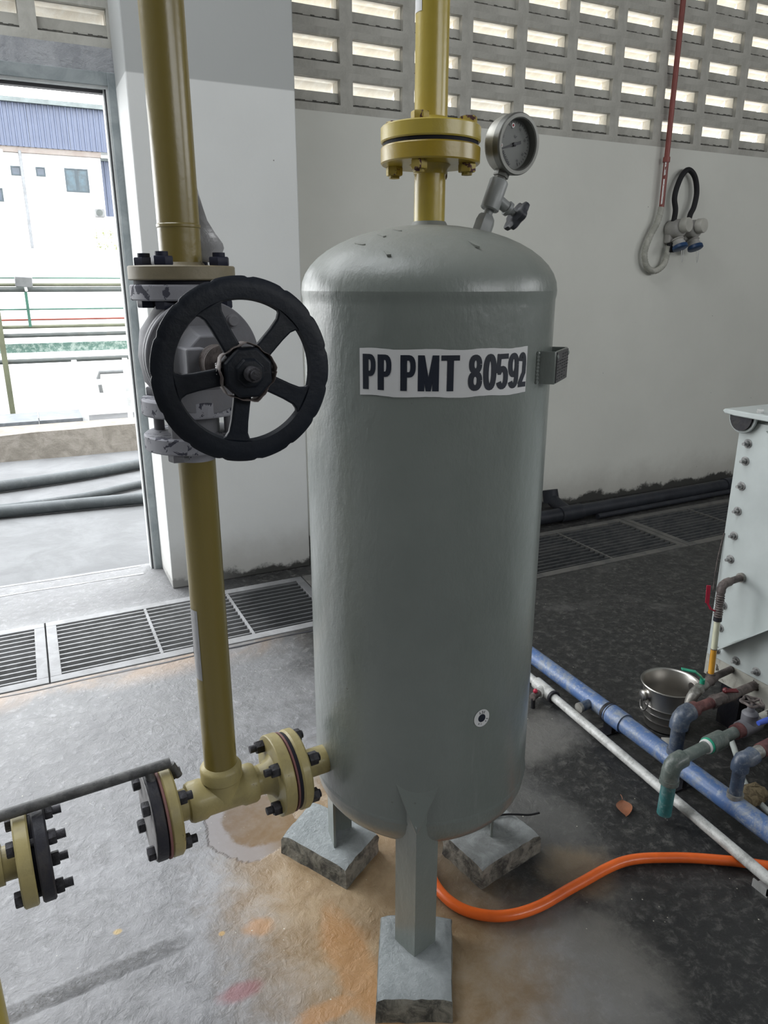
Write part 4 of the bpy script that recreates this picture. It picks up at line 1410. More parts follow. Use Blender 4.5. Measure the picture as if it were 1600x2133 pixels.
for c0, zz0, zz1, hh in ((0, 1.474, 1.529, 0), (1, 1.220, 1.311, 0)):
    for a in (45, 135, 225, 315):
        t = R(a + 8)
        c_ = (RX + 0.068 * math.cos(t), RY + 0.068 * math.sin(t), (zz0 + zz1) / 2)
        bolt(valve, c_, (0, 0, 1), (zz1 - zz0) / 2, (zz1 - zz0) / 2, 0.0175, 0.013, 0.006, 'bolt_blue' if c0 == 0 else 'valve_grey')

# ---- handwheel: rim with finger scallops, five spokes, octagonal hub
wc = vp(0.300)
wx, wy, wz = Vector((1, 0, 0)), Vector((0, 0, 1)), ay
wx = (wx - wz * wx.dot(wz)).normalized()
RO, RI, HR = 0.1285, 0.0965, 0.0365


def wpt(r, a, h):
    return wc + wx * r * math.cos(a) + wy * r * math.sin(a) + wz * h


rim = MB()
N = 200
sec = [(0.0, -0.003), (0.006, -0.007), (0.026, -0.008), (0.0315, -0.004), (0.032, 0.001), (0.028, 0.0045), (0.016, 0.0060), (0.003, 0.0055)]
vs, fs = [], []
for i in range(N):
    a = 2 * PI * i / N
    ph = (math.degrees(a) / 360 * 15) % 1.0
    notch = 0.0022 * math.exp(-((ph - 0.5) / 0.07) ** 2)
    for (dr, h) in sec:
        r = RI + dr
        if dr > 0.02:
            r -= notch
        vs.append(wpt(r, a, h))
ns = len(sec)
for i in range(N):
    j = (i + 1) % N
    for k in range(ns):
        l = (k + 1) % ns
        fs.append((i * ns + k, i * ns + l, j * ns + l, j * ns + k))
rim.add(vs, fs)
wheel = rim.build('handwheel', M['black_paint'], valve, ang=50)
for k in range(5):
    a = R(-100 + 72 * k + 1)
    u = wx * math.cos(a) + wy * math.sin(a)
    v = -wx * math.sin(a) + wy * math.cos(a)
    sp = MB()
    prof3 = [(0.020, 0.0130, 0.004), (0.045, 0.0122, 0.002), (0.070, 0.0124, 0.001), (0.086, 0.0138, 0.000), (0.0935, 0.0175, -0.001), (0.099, 0.026, -0.001)]
    vs, fs = [], []
    for (r, hw_, h) in prof3:
        for (sg, zz) in ((-1, -0.006), (1, -0.006), (1, 0.005), (-1, 0.005)):
            vs.append(wc + u * r + v * hw_ * sg + wz * (h + zz))
    for i in range(len(prof3) - 1):
        for s_ in range(4):
            t = (s_ + 1) % 4
            fs.append((i * 4 + s_, i * 4 + t, (i + 1) * 4 + t, (i + 1) * 4 + s_))
    fs += [(3, 2, 1, 0), tuple(range(4 * len(prof3) - 4, 4 * len(prof3)))]
    sp.add(vs, fs)
    sp.build('spoke', M['black_paint'], wheel, ang=30, bevel=0.0025)
MB().lathe(wc, wz, [(0.030, -0.010), (HR, -0.006), (HR, 0.020), (HR - 0.003, 0.024), (0.021, 0.025), (0.019, 0.030), (0.013, 0.031)], 8, True, PI / 8).build('hub', M['black_paint'], wheel, ang=25, bevel=0.0015)
# crumpled printed band around the hub
bd = MB()
vs = []
for i in range(49):
    a = 2 * PI * i / 48
    r = HR + 0.0022 + 0.0016 * math.sin(a * 5.3) + 0.0010 * math.sin(a * 13)
    vs += [wpt(r, a, -0.006 + 0.003 * math.sin(a * 3)), wpt(r + 0.001, a, 0.020 + 0.004 * math.sin(a * 4 + 1))]
bd.add(vs, [(2 * i, 2 * i + 2, 2 * i + 3, 2 * i + 1) for i in range(48)])
bo = bd.build('hub_band', M['iron'], wheel, label='crumpled brown printed band around the hub')
so = bo.modifiers.new('solid', 'SOLIDIFY')
so.thickness = 0.0008
text_mesh('TUR', 0.010, 0, wpt(HR + 0.0048, R(172), 0.010), wy, -wz * 0.9 + wx * 0.0, -wx, M['white'], bo)

# ================================================================== CONCRETE BLOCKS
def plinth(name, lab, corners, h, mtop, group):
    """corners: floor outline (x, y) counter-clockwise"""
    cx_ = sum(c[0] for c in corners) / 4
    cy_ = sum(c[1] for c in corners) / 4
    t = thing(name, lab, 'concrete block', (cx_, cy_, 0), group)
    mb = MB()
    N_ = 10
    vs, fs, idx = [], [], {}

    def bil(u, v):
        a, b, c, d = [Vector((p[0], p[1], 0)) for p in corners]
        return a * (1 - u) * (1 - v) + b * u * (1 - v) + c * u * v + d * (1 - u) * v
    for j in range(N_ + 1):
        for i in range(N_ + 1):
            u, v = i / N_, j / N_
            p = bil(u, v)
            edge = i in (0, N_) or j in (0, N_)
            corner = i in (0, N_) and j in (0, N_)
            z = h + random.uniform(-0.0018, 0.0018) - (0.006 if edge else 0) - (0.006 if corner else 0)
            c = Vector((cx_, cy_, 0))
            if edge:
                p = c + (p - c) * (0.965 + random.uniform(-0.012, 0.008))
            idx[i, j] = len(vs)
            vs.append((p.x, p.y, z))
    for j in range(N_):
        for i in range(N_):
            fs.append((idx[i, j], idx[i + 1, j], idx[i + 1, j + 1], idx[i, j + 1]))
    mb.add(vs, fs)
    top = mb.build('painted_top', mtop, t, ang=60)
    rim_ = [(i, 0) for i in range(N_)] + [(N_, j) for j in range(N_)] + [(i, N_) for i in range(N_, 0, -1)] + [(0, j) for j in range(N_, 0, -1)]
    sd_ = MB()
    L_ = len(rim_)
    vs2 = []
    c = Vector((cx_, cy_, 0))
    for lv, zf in enumerate((1.0, 0.72, 0.4, 0.0)):
        for (i, j) in rim_:
            p = Vector(vs[idx[i, j]])
            if lv == 0:
                vs2.append(tuple(p + Vector((0, 0, 0.0002))))
            else:
                q_ = c + (Vector((p.x, p.y, 0)) - c) * (1.03 + random.uniform(-0.014, 0.014) + (0.012 if lv == 3 else 0))
                vs2.append((q_.x, q_.y, h * zf * (0.95 if lv < 3 else 1)))
    fs2 = []
    for lv in range(3):
        for k in range(L_):
            k2 = (k + 1) % L_
            fs2.append((lv * L_ + k, lv * L_ + k2, (lv + 1) * L_ + k2, (lv + 1) * L_ + k))
    sd_.add(vs2, fs2)
    sd_.build('bare_sides', M['plinth_side'], t, ang=60)
    return t


grp = 'concrete blocks under the tank legs'
plinth('concrete_block', 'low concrete block under the left tank leg, bare mossy front', [(0.571, 1.408), (0.706, 1.494), (0.588, 1.700), (0.461, 1.602)], BZ + 0.004, M['plinth'], grp)
plinth('concrete_block', 'grimy low concrete block under the right rear tank leg, beside the black floor', [(0.886, 1.255), (1.104, 1.296), (1.075, 1.450), (0.857, 1.409)], BZ + 0.004, M['plinth_dirty'], grp)
plinth('concrete_block', 'pale rough-painted concrete block under the front tank leg, at the bottom edge', [(0.486, 1.050), (0.634, 0.980), (0.745, 1.168), (0.592, 1.250)], BZ + 0.004, M['plinth'], grp)
q = MB()
q.tube(spline([(1.000, 1.400, 0.070), (1.045, 1.395, 0.071), (1.080, 1.380, 0.071), (1.110, 1.361, 0.073), (1.138, 1.350, 0.078)], 6), 0.0028, 8)
tag(q.build('cable_end', M['black_rubber']), 'short black cable end lying on the right rear concrete block', 'cable')

# ================================================================== ORANGE HOSE, LEAF
hp = [(0.86, 1.52, 0.016), (0.80, 1.40, 0.016), (0.779, 1.313, 0.016), (0.785, 1.245, 0.016), (0.818, 1.190, 0.016), (0.882, 1.149, 0.016), (0.973, 1.135, 0.016),
      (1.105, 1.147, 0.016), (1.275, 1.156, 0.016), (1.403, 1.110, 0.016), (1.513, 1.047, 0.016), (1.601, 0.984, 0.016), (1.75, 0.86, 0.016), (2.0, 0.75, 0.016)]
hp = [(0.87, 1.70, 0.016), (0.82, 1.50, 0.016)] + hp[1:]
tag(MB().tube(spline(hp, 10), 0.0135, 18).build('hose', M['hose_orange'], ang=80), 'bright orange rubber hose snaking over the dark floor', 'hose')
q = MB()
lc = Vector((1.436, 1.326, 0.003))
ld = Vector((0.60, 0.80, 0)).normalized()
ls = Vector((-ld.y, ld.x, 0))
vs, fs = [], []
NLf = 12
for i in range(NLf + 1):
    u = i / NLf
    w = 0.023 * math.sin(PI * u) ** 0.8 + 0.0004
    for s_ in (-1, -0.5, 0, 0.5, 1):
        vs.append(lc + ld * (u - 0.5) * 0.075 + ls * w * s_ + Vector((0, 0, 0.004 * abs(s_) ** 2 * math.sin(PI * u) + 0.003 * math.sin(u * 5 + s_) + 0.004)))
for i in range(NLf):
    for j in range(4):
        fs.append((i * 5 + j, i * 5 + j + 1, (i + 1) * 5 + j + 1, (i + 1) * 5 + j))
q.add(vs, fs)
leaf = thing('dead_leaf', 'curled brown dead leaf on the black floor', 'leaf', lc)
q.build('blade', M['leaf'], leaf, ang=60)
MB().tube([lc + ld * 0.036 + Vector((0, 0, .005)), lc + ld * 0.048 + ls * 0.002 + Vector((0, 0, .007)), lc + ld * 0.056 + ls * 0.004 + Vector((0, 0, .006))], 0.0011, 6).build('stalk', M['leaf'], leaf)

# ================================================================== BLUE PIPEWORK
BXc, BZc, BR = 1.676, 0.07, 0.031


def bx(y):
    return 1.667 + (y - 1.03) * 0.0163


blue = thing('water_pipe', 'thick scuffed blue pipe running diagonally across the dark floor', 'pipe', (bx(1.3), 1.3, 0.07))
MB().tube([(bx(0.3), 0.3, BZc), (bx(2.9), 2.9, BZc)], BR, 32).build('pipe', M['blue_pipe'], blue)
MB().tube([(bx(1.585), 1.585, BZc), (bx(1.665), 1.665, BZc)], BR + 0.005, 32).build('coupling', M['blue_pipe'], blue)
MB().tube([(bx(1.61), 1.66, BZc), (bx(1.66) - 0.0, 1.672, BZc)], BR + 0.006, 32).build('joint_ring', M['blackish'], blue)
q = MB()
q.tube([(bx(1.74), 1.74, BZc), (bx(1.74) - 0.075, 1.735, BZc - 0.002)], 0.017, 20)
q.build('branch_stub', M['blue_dull'], blue)
MB().tube([(bx(1.74) - 0.067, 1.735, BZc - 0.002), (bx(1.74) - 0.078, 1.7345, BZc - 0.002)], 0.0185, 20).build('stub_end', M['brass'], blue)
MB().tube([(bx(1.367), 1.367, BZc + 0.012), (bx(1.367), 1.367, 0.200)], 0.0215, 24).build('riser', M['blue_dull'], blue)
MB().tube([(bx(1.367), 1.367, 0.098), (bx(1.367), 1.367, 0.112)], 0.027, 24).build('riser_collar', M['blue_dull'], blue)
e0 = (bx(1.367), 1.367, 0.190)
q = MB()
q.tube([e0, (e0[0], 1.367, 0.205), (e0[0] + 0.006, 1.367, 0.221), (e0[0] + 0.02, 1.368, 0.231), (e0[0] + 0.045, 1.37, 0.233)], 0.0285, 24)
q.build('elbow', M['blue_dull'], blue, ang=60)
# third riser
MB().tube([(bx(1.143), 1.143, BZc + 0.012), (bx(1.143), 1.143, 0.195)], 0.018, 22).build('riser', M['blue_dull'], blue)
MB().tube([(bx(1.143), 1.143, 0.096), (bx(1.143), 1.143, 0.110)], 0.023, 22).build('riser_collar', M['brass'], blue)
e1 = (bx(1.143), 1.143, 0.188)
MB().tube([e1, (e1[0], 1.143, 0.203), (e1[0] + 0.006, 1.143, 0.218), (e1[0] + 0.02, 1.134, 0.226), (e1[0] + 0.040, 1.136, 0.229)], 0.0245, 24).build('elbow', M['blue_dull'], blue, ang=60)
MB().tube([(e1[0] + 0.035, 1.136, 0.229), (e1[0] + 0.075, 1.139, 0.231)], 0.0185, 20).build('nipple', M['brass'], blue)
MB().tube([(e1[0] + 0.07, 1.139, 0.231), (e1[0] + 0.30, 1.155, 0.236)], 0.021, 20).build('outlet', M['iron_red'], blue)
# supports
for yy, lab in ((1.655, 'black pipe bracket under the blue pipe, below its coupling'), (1.335, 'thin steel pipe clamp on the blue pipe beside the teal drain pipe')):
    sp = thing('pipe_support', lab, 'bracket', (bx(yy), yy, 0), 'floor brackets of the blue pipe')
    MB().box(bx(yy) - 0.040, bx(yy) + 0.045, yy - 0.022, yy + 0.022, 0, 0.006).build('base', M['blackish'], sp)
    q = MB().box(bx(yy) - 0.010, bx(yy) + 0.010, yy - 0.020, yy + 0.020, 0.006, BZc - BR - 0.001)
    q.build('post', M['blackish'], sp)
    MB().tube([(bx(yy) + 0.0345 * math.cos(a), yy, BZc + 0.0345 * math.sin(a)) for a in [PI * 2 * i / 28 for i in range(28)]], 0.0028, 6, closed=True).build('clamp_ring', M['blackish'], sp)

# grey small-bore pipe
gp = thing('conduit_pipe', 'thin scuffed pale grey pipe running beside the blue pipe', 'pipe', (1.56, 1.4, 0.045))


def gxx(y, z=0.045):
    return 1.545 + (y - 1.0) * 0.055


MB().tube([(gxx(0.75), 0.75, 0.045), (gxx(1.872), 1.872, 0.045)], 0.0155, 24).build('pipe', M['grey_pipe'], gp)
MB().tube([(gxx(1.862), 1.862, 0.045), (gxx(1.97), 1.97, 0.045)], 0.0235, 24).build('tee', M['grey_pipe'], gp)
MB().tube([(gxx(1.855), 1.855, 0.045), (gxx(1.866), 1.866, 0.045)], 0.0245, 24).build('seal_ring', M['blackish'], gp)
MB().tube([(gxx(1.92), 1.92, 0.045), (gxx(1.92) - 0.035, 1.908, 0.045)], 0.020, 20).build('tee_branch', M['grey_pipe'], gp)
MB().tube([(gxx(1.97), 1.97, 0.045), (gxx(2.8), 2.8, 0.045)], 0.0155, 24).build('pipe', M['grey_pipe'], gp)
drn = thing('drain_cock', 'small dark drain cock with a red tip beside the tank foot', 'valve', (gxx(1.92) - 0.05, 1.90, 0.0))
MB().tube([(gxx(1.92) - 0.036, 1.908, 0.045), (gxx(1.92) - 0.075, 1.893, 0.045)], 0.013, 16).build('body', M['iron'], drn)
MB().sphere((gxx(1.92) - 0.058, 1.899, 0.064), 0.009, 12).build('tip', M['red_lever'], drn)
MB().tube([(gxx(1.92) - 0.068, 1.896, 0.040), (gxx(1.92) - 0.070, 1.892, 0.0)], 0.008, 12).build('outlet', M['black_rubber'], drn)
# angle bracket at the lower right
q = MB()
bc = Vector((gxx(0.93), 0.93, 0))
ab = thing('angle_bracket', 'galvanised angle bracket on the floor at the right picture edge', 'bracket', bc)
MB().box(bc.x - 0.012, bc.x + 0.06, 0.915, 0.96, 0.0, 0.004).build('foot', M['galv'], ab)
MB().box(bc.x - 0.012, bc.x - 0.008, 0.915, 0.96, 0.004, 0.024).build('cheek', M['galv'], ab)
MB().box(bc.x - 0.012, bc.x + 0.06, 0.915, 0.919, 0.004, 0.024).build('cheek', M['galv'], ab)

# teal drain pipe with long horizontal run and wheel valve
tl = thing('drain_outlet_pipe', 'teal open-ended drop pipe with elbow, fed from the machine', 'pipe', (1.50, 1.235, 0.02))
MB().ring((1.497, 1.233, 0.034), (0.03, 0, 1), 0.0205, 0.0165, 0.110, 24).build('drop', M['green_pipe'], tl)
MB().tube([(1.500, 1.233, 0.150), (1.501, 1.233, 0.178), (1.506, 1.2335, 0.192), (1.519, 1.234, 0.202), (1.545, 1.235, 0.205)], 0.0255, 24).build('elbow', M['green_grey'], tl, ang=60)
MB().tube([(1.5000, 1.233, 0.138), (1.5005, 1.233, 0.152)], 0.0275, 24).build('elbow_lip', M['green_grey'], tl)
MB().tube([(1.535, 1.2345, 0.205), (1.83, 1.262, 0.206)], 0.0175, 22).build('run', M['green_grey'], tl)
MB().tube([(1.660, 1.246, 0.2054), (1.720, 1.2515, 0.2056)], 0.0275, 26).build('union', M['green_grey'], tl)
MB().tube([(1.653, 1.2455, 0.2053), (1.664, 1.2465, 0.2054)], 0.024, 26).build('union_ring', M['green_lever'], tl, label='green sealing ring')
MB().tube([(1.646, 1.245, 0.2053), (1.654, 1.2456, 0.2053)], 0.0215, 26).build('union_tape', M['white'], tl, label='white thread tape')
MB().tube([(1.785, 1.258, 0.2058), (1.812, 1.26, 0.206)], 0.0225, 22).build('socket', M['iron_red'], tl)
wv = thing('wheel_valve', 'small grey globe valve with an open rusty handwheel in front of the machine', 'valve', (1.845, 1.263, 0.21))
MB().tube([(1.812, 1.260, 0.206), (1.89, 1.267, 0.206)], 0.026, 22).build('body', M['valve_grey'], wv)
MB().lathe((1.850, 1.2635, 0.206), (0, 0, 1), [(0.022, 0), (0.024, 0.015), (0.024, 0.045), (0.020, 0.050), (0.012, 0.054), (0.009, 0.075), (0.006, 0.085)], 24).build('bonnet', M['valve_grey'], wv)
q = MB()
hw_ = Vector((1.850, 1.2635, 0.290))
pts = []
for i in range(40):
    a = 2 * PI * i / 40
    r = 0.029 + 0.004 * math.cos(5 * a)
    pts.append(hw_ + Vector((r * math.cos(a), r * math.sin(a), 0)))
q.tube(pts, 0.0042, 8, closed=True)
for k in range(5):
    a = 2 * PI * k / 5
    q.tube([hw_, hw_ + Vector((0.031 * math.cos(a), 0.031 * math.sin(a), 0))], 0.0035, 8)
q.cyl(hw_ - Vector((0, 0, .006)), hw_ + Vector((0, 0, .006)), 0.008, n=14)
q.build('handwheel', M['iron'], wv)
MB().tube([(1.885, 1.267, 0.206), (2.045, 1.28, 0.208)], 0.019, 20).build('tail_pipe', M['machine_low'], wv)
bl = thing('ball_valve', 'blue lever handle of a ball valve at the right picture edge', 'valve', (1.93, 1.20, 0.25))
MB().tube([(1.93, 1.18, 0.235), (1.93, 1.243, 0.235)], 0.014, 16).build('body', M['brass'], bl)
MB().cyl((1.93, 1.20, 0.245), (1.93, 1.20, 0.268), 0.007, n=12).build('spindle', M['brass'], bl)
MB().tube([(1.805, 1.203, 0.264), (1.83, 1.201, 0.266), (1.93, 1.200, 0.270), (1.99, 1.21, 0.270)], [0.007, 0.0085, 0.007, 0.006], 12).build('lever', M['blue_lever'], bl)

# upper brown run: elbow -> red pipe -> red levered ball valve -> machine
r1 = thing('feed_pipe', 'red-brown pipe with dark red lever valve between blue elbow and machine', 'pipe', (1.73, 1.372, 0.25))
MB().tube([(1.712, 1.371, 0.233), (1.742, 1.372, 0.235)], 0.024, 20).build('collar', M['iron_red'], r1)
MB().tube([(1.738, 1.372, 0.235), (1.85, 1.378, 0.233)], 0.0165, 20).build('pipe', M['iron_red'], r1)
MB().tube([(1.815, 1.376, 0.2335), (1.84, 1.378, 0.233)], 0.0225, 6).build('nut', M['iron'], r1)
MB().tube([(1.84, 1.378, 0.233), (1.93, 1.386, 0.228)], 0.019, 20).build('valve_body', M['iron'], r1)
MB().tube([(1.93, 1.386, 0.228), (2.046, 1.40, 0.223)], 0.015, 18).build('tail', M['iron'], r1)
q = MB()
q.sphere((1.882, 1.382, 0.257), 0.010, 12)
q.obox((1.895, 1.372, 0.258), (0.9, -0.45, 0.0), (0.45, 0.9, 0), (0, 0, 1), 0.022, 0.009, 0.004)
q.build('lever', M['red_dark'], r1, bevel=0.003)

# bright ball valve with green lever feeding the sight glass tee
gb = thing('ball_valve', 'bright metal ball valve with a green lever over the steel bucket', 'valve', (1.84, 1.45, 0.22))
MB().tube([(1.794, 1.436, 0.190), (1.796, 1.437, 0.208), (1.804, 1.440, 0.220), (1.818, 1.445, 0.227), (1.836, 1.450, 0.229)], 0.0175, 20).build('elbow', M['brass'], gb, ang=60)
MB().tube([(1.830, 1.449, 0.229), (1.850, 1.455, 0.230)], 0.0205, 6).build('nut', M['brass'], gb)
MB().tube([(1.850, 1.455, 0.230), (1.888, 1.466, 0.231)], 0.0170, 20).build('body', M['brass'], gb)
MB().cyl((1.866, 1.459, 0.243), (1.866, 1.459, 0.262), 0.0085, n=14).build('spindle', M['green_lever'], gb)
q = MB()
lv = [(1.868, 1.459, 0.260), (1.862, 1.464, 0.270), (1.848, 1.476, 0.284), (1.815, 1.500, 0.290)]
for a_, b__ in zip(lv[:-1], lv[1:]):
    A, B_ = Vector(a_), Vector(b__)
    dd = (B_ - A)
    sd2 = dd.cross(Vector((0, 0, 1))).normalized()
    q.obox((A + B_) / 2, dd, sd2, dd.cross(sd2), dd.length / 2 + 0.003, 0.0075, 0.0022)
q.build('lever', M['green_lever'], gb, bevel=0.001)
MB().tube([(1.888, 1.466, 0.231), (1.955, 1.484, 0.234)], 0.0155, 18).build('tee', M['iron'], gb)
MB().tube([(1.955, 1.484, 0.234), (2.046, 1.493, 0.236)], 0.0120, 16).build('tail', M['iron'], gb)
# sight glass column
sg = thing('sight_glass', 'milky level tube with amber oil on the side of the machine', 'sight glass', (1.952, 1.50, 0.29))
s0 = Vector((1.936, 1.484, 0.214))
s1 = Vector((1.944, 1.500, 0.560))
dv_ = (s1 - s0).normalized() * 1.07
MB().tube([s0, s0 + dv_ * 0.022], 0.0165, 16).build('lower_nut', M['iron'], sg)
MB().tube([s0 + dv_ * 0.022, s0 + dv_ * 0.036], 0.0140, 16).build('lower_ring', M['iron'], sg)
MB().tube([s0 + dv_ * 0.035, s0 + dv_ * 0.118], 0.0100, 20).build('oil_column', M['oil'], sg, label='amber oil level')
MB().tube([s0 + dv_ * 0.118, s0 + dv_ * 0.214], 0.0100, 20).build('tube', M['tube_clear'], sg)
MB().tube([s0 + dv_ * 0.117, s0 + dv_ * 0.1195], 0.0107, 20).build('level_mark', M['iron'], sg)
MB().tube([s0 + dv_ * 0.212, s0 + dv_ * 0.224], 0.0135, 16).build('clamp', M['blackish'], sg)
q = MB()
for k in range(11):
    q.lathe(s0 + dv_ * (0.224 + 0.0075 * k), dv_, [(0.0115, 0), (0.0140 + 0.001 * math.sin(k), 0.003), (0.0115, 0.0075)], 16)
q.build('valve_body', M['iron'], sg, label='ribbed dirty ball valve')
u0 = s0 + dv_ * 0.306
MB().tube([u0, u0 + dv_ * 0.012, u0 + dv_ * 0.021 + Vector((0.006, 0, 0)), u0 + dv_ * 0.026 + Vector((0.020, 0.001, 0)), u0 + dv_ * 0.027 + Vector((0.038, 0.002, 0))], 0.0145, 18).build('elbow', M['iron'], sg, ang=60)
ep = u0 + dv_ * 0.027 + Vector((0.036, 0.002, 0))
MB().tube([ep, (2.046, ep.y + 0.004, ep.z + 0.002)], 0.0115, 16).build('nipple', M['iron'], sg)
MB().tube([(2.035, ep.y + 0.004, ep.z + 0.002), (2.0445, ep.y + 0.004, ep.z + 0.002)], 0.0165, 16).build('nipple_nut', M['brass'], sg)
q = MB()
lv = [s0 + dv_ * 0.245 + Vector((-0.012, 0.004, 0)), s0 + dv_ * 0.252 + Vector((-0.026, 0.01, 0)), s0 + dv_ * 0.272 + Vector((-0.036, 0.018, 0)), s0 + dv_ * 0.325 + Vector((-0.036, 0.02, 0))]
for k, (A, B_) in enumerate(zip(lv[:-1], lv[1:])):
    dd = (B_ - A)
    sd2 = Vector((0.78, -0.62, 0))
    q.obox((A + B_) / 2, dd, sd2, dd.cross(sd2), dd.length / 2 + 0.002, 0.0065 if k == 2 else 0.004, 0.0022)
q.build('lever', M['red_lever'], sg, bevel=0.001, label='red lever')
# loose wire down the machine edge
tag(MB().tube(spline([(2.043, 1.597, 0.70), (2.036, 1.601, 0.62), (2.032, 1.600, 0.55), (2.035, 1.601, 0.49)], 5), 0.002, 6).build('loose_wire', M['iron']), 'thin loose wire hanging at the left edge of the pale machine', 'wire')

# ================================================================== MACHINE
mc = thing('machine_housing', 'pale grey-green bolted steel machine housing cut by the right picture edge', 'machine', (2.45, 1.1, 0))
MX = 2.05
MB().box(MX, 2.85, 0.55, 1.603, 0.165, 1.085).build('housing', M['machine'], mc, bevel=0.006)
q = MB().box(MX - 0.005, MX + 0.01, 0.56, 1.598, 0.248, 1.083)
q.build('bolted_panel', M['machine'], mc, bevel=0.0015, label='bolted side panel')
MB().box(MX - 0.002, MX + 0.02, 0.56, 1.60, 0.168, 0.2475).build('skirt', M['machine_low'], mc, label='soiled lower skirt')
q = MB()
q.prism([(0.55, 0), (1.60, 0), (1.64, 0.003), (1.648, 0.012), (1.64, 0.018), (0.55, 0.018)], (MX - 0.035, 0, 1.098), (0, 1, 0), (0, 0, 1), (1, 0, 0), 0.86)
q.build('lid', M['machine'], mc, bevel=0.003)
# rounded lug below the lid
q = MB()
poly = [(0.045 * math.cos(a), 0.045 * math.sin(a)) for a in [PI + PI * i / 12 for i in range(13)]]
q.prism([(p[0] * 0.9, p[1]) for p in poly], (MX - 0.030, 1.580, 1.098), (0, 1, 0), (0, 0, 1), (1, 0, 0), 0.025)
q.build('lug', M['blackish'], mc)
q = MB()
q.tube([(MX - 0.018, 1.580 + 0.045 * math.cos(a), 1.098 + 0.048 * math.sin(a)) for a in [PI + PI * i / 14 for i in range(15)]], 0.006, 8)
q.build('lug_rim', M['machine'], mc)
hexa_ = MB()
hexa(hexa_, (MX - 0.01, 1.53, 1.116), (MX - 0.01, 1.53, 1.128), 0.010)
hexa_.build('lid_bolt', M['galv'], mc)
bps = [(1.560, z) for z in (1.013, 0.956, 0.872, 0.787, 0.701, 0.618, 0.533, 0.449, 0.364, 0.279)] + [(y, 0.276) for y in (1.479, 1.400, 1.320, 1.24, 1.16, 1.08, 1.0)]
for (y, z) in bps:
    b = MB()
    b.lathe((MX - 0.005, y, z), (-1, 0, 0), [(0.0145, 0), (0.0150, 0.0015), (0.0140, 0.0022)], 24)
    hexa(b, (MX - 0.007, y, z), (MX - 0.016, y, z), 0.0098, random.random())
    b.cyl((MX - 0.016, y, z), (MX - 0.027, y, z), 0.0052, n=12)
    b.build('bolt', M['bolt_steel'], mc)
# slanting rib 
q = MB()
q.prism([(1.537, 0.293), (1.30, 0.505), (1.30, 0.512), (1.537, 0.300)], (MX - 0.055, 0, 0), (0, 1, 0), (0, 0, 1), (1, 0, 0), 0.05)
q.build('rib', M['machine'], mc)
q = MB()
q.prism([(1.475, 1.072), (1.36, 0.985), (1.36, 0.950), (1.475, 1.040)], (MX - 0.045, 0, 0), (0, 1, 0), (0, 0, 1), (1, 0, 0), 0.05)
q.build('upper_rib', M['machine'], mc)
for (y, lab) in ((1.50, 'leg'), (0.70, 'leg')):
    for x in (MX + 0.05, 2.78):
        MB().box(x - 0.03, x + 0.03, y - 0.04, y + 0.04, 0, 0.17).build('leg', M['blackish'], mc)
q = MB()
q.cyl((2.12, 0.75, 0.145), (2.12, 1.36, 0.145), 0.06, n=32)
q.build('drain_drum', M['machine_low'], mc)

# ================================================================== BUCKET
bo_ = Vector((1.892, 1.602, 0))
bk = thing('ice_bucket', 'ribbed stainless steel bucket with a ring handle behind the blue pipe', 'bucket', (1.885, 1.608, 0))
prof = [(0.002, 0.004), (0.070, 0.002), (0.076, 0.006), (0.079, 0.04), (0.0815, 0.042), (0.080, 0.046), (0.083, 0.075), (0.0858, 0.077), (0.084, 0.081), (0.0865, 0.105), (0.0892, 0.107), (0.0875, 0.111), (0.094, 0.186), (0.101, 0.191), (0.1025, 0.194), (0.101, 0.197), (0.096, 0.195), (0.0925, 0.188),
        (0.086, 0.112), (0.0862, 0.107), (0.0812, 0.080), (0.0775, 0.042), (0.074, 0.010), (0.002, 0.008)]
prof = [(r_, z_ * 0.86) for r_, z_ in prof]
MB().lathe(bo_, (0, 0, 1), prof, 72, False).build('bowl', M['bucket'], bk, ang=50)
hd = Vector((-0.80, 0.18, 0)).normalized()
hp_ = bo_ + hd * 0.087 + Vector((0, 0, 0.130))
MB().lathe(hp_, hd, [(0.022, 0), (0.020, 0.006), (0.016, 0.010), (0.019, 0.014), (0.020, 0.022), (0.015, 0.027), (0.003, 0.029)], 28).build('handle_boss', M['bucket'], bk)
hs = Vector((-hd.y, hd.x, 0))
rc_ = hp_ + hd * 0.012 + Vector((0, 0, -0.030))
MB().tube([rc_ + hs * 0.020 * math.cos(a) + Vector((0, 0, 1)) * 0.027 * math.sin(a) - hd * 0.004 * math.sin(a) for a in [2 * PI * i / 28 for i in range(28)]], 0.0030, 8, closed=True).build('ring_handle', M['bucket'], bk)
hd2 = -hd
hp2 = bo_ + hd2 * 0.087 + Vector((0, 0, 0.130))
MB().lathe(hp2, hd2, [(0.022, 0), (0.020, 0.006), (0.016, 0.010), (0.019, 0.014), (0.020, 0.022), (0.015, 0.027), (0.003, 0.029)], 28).build('handle_boss', M['bucket'], bk)
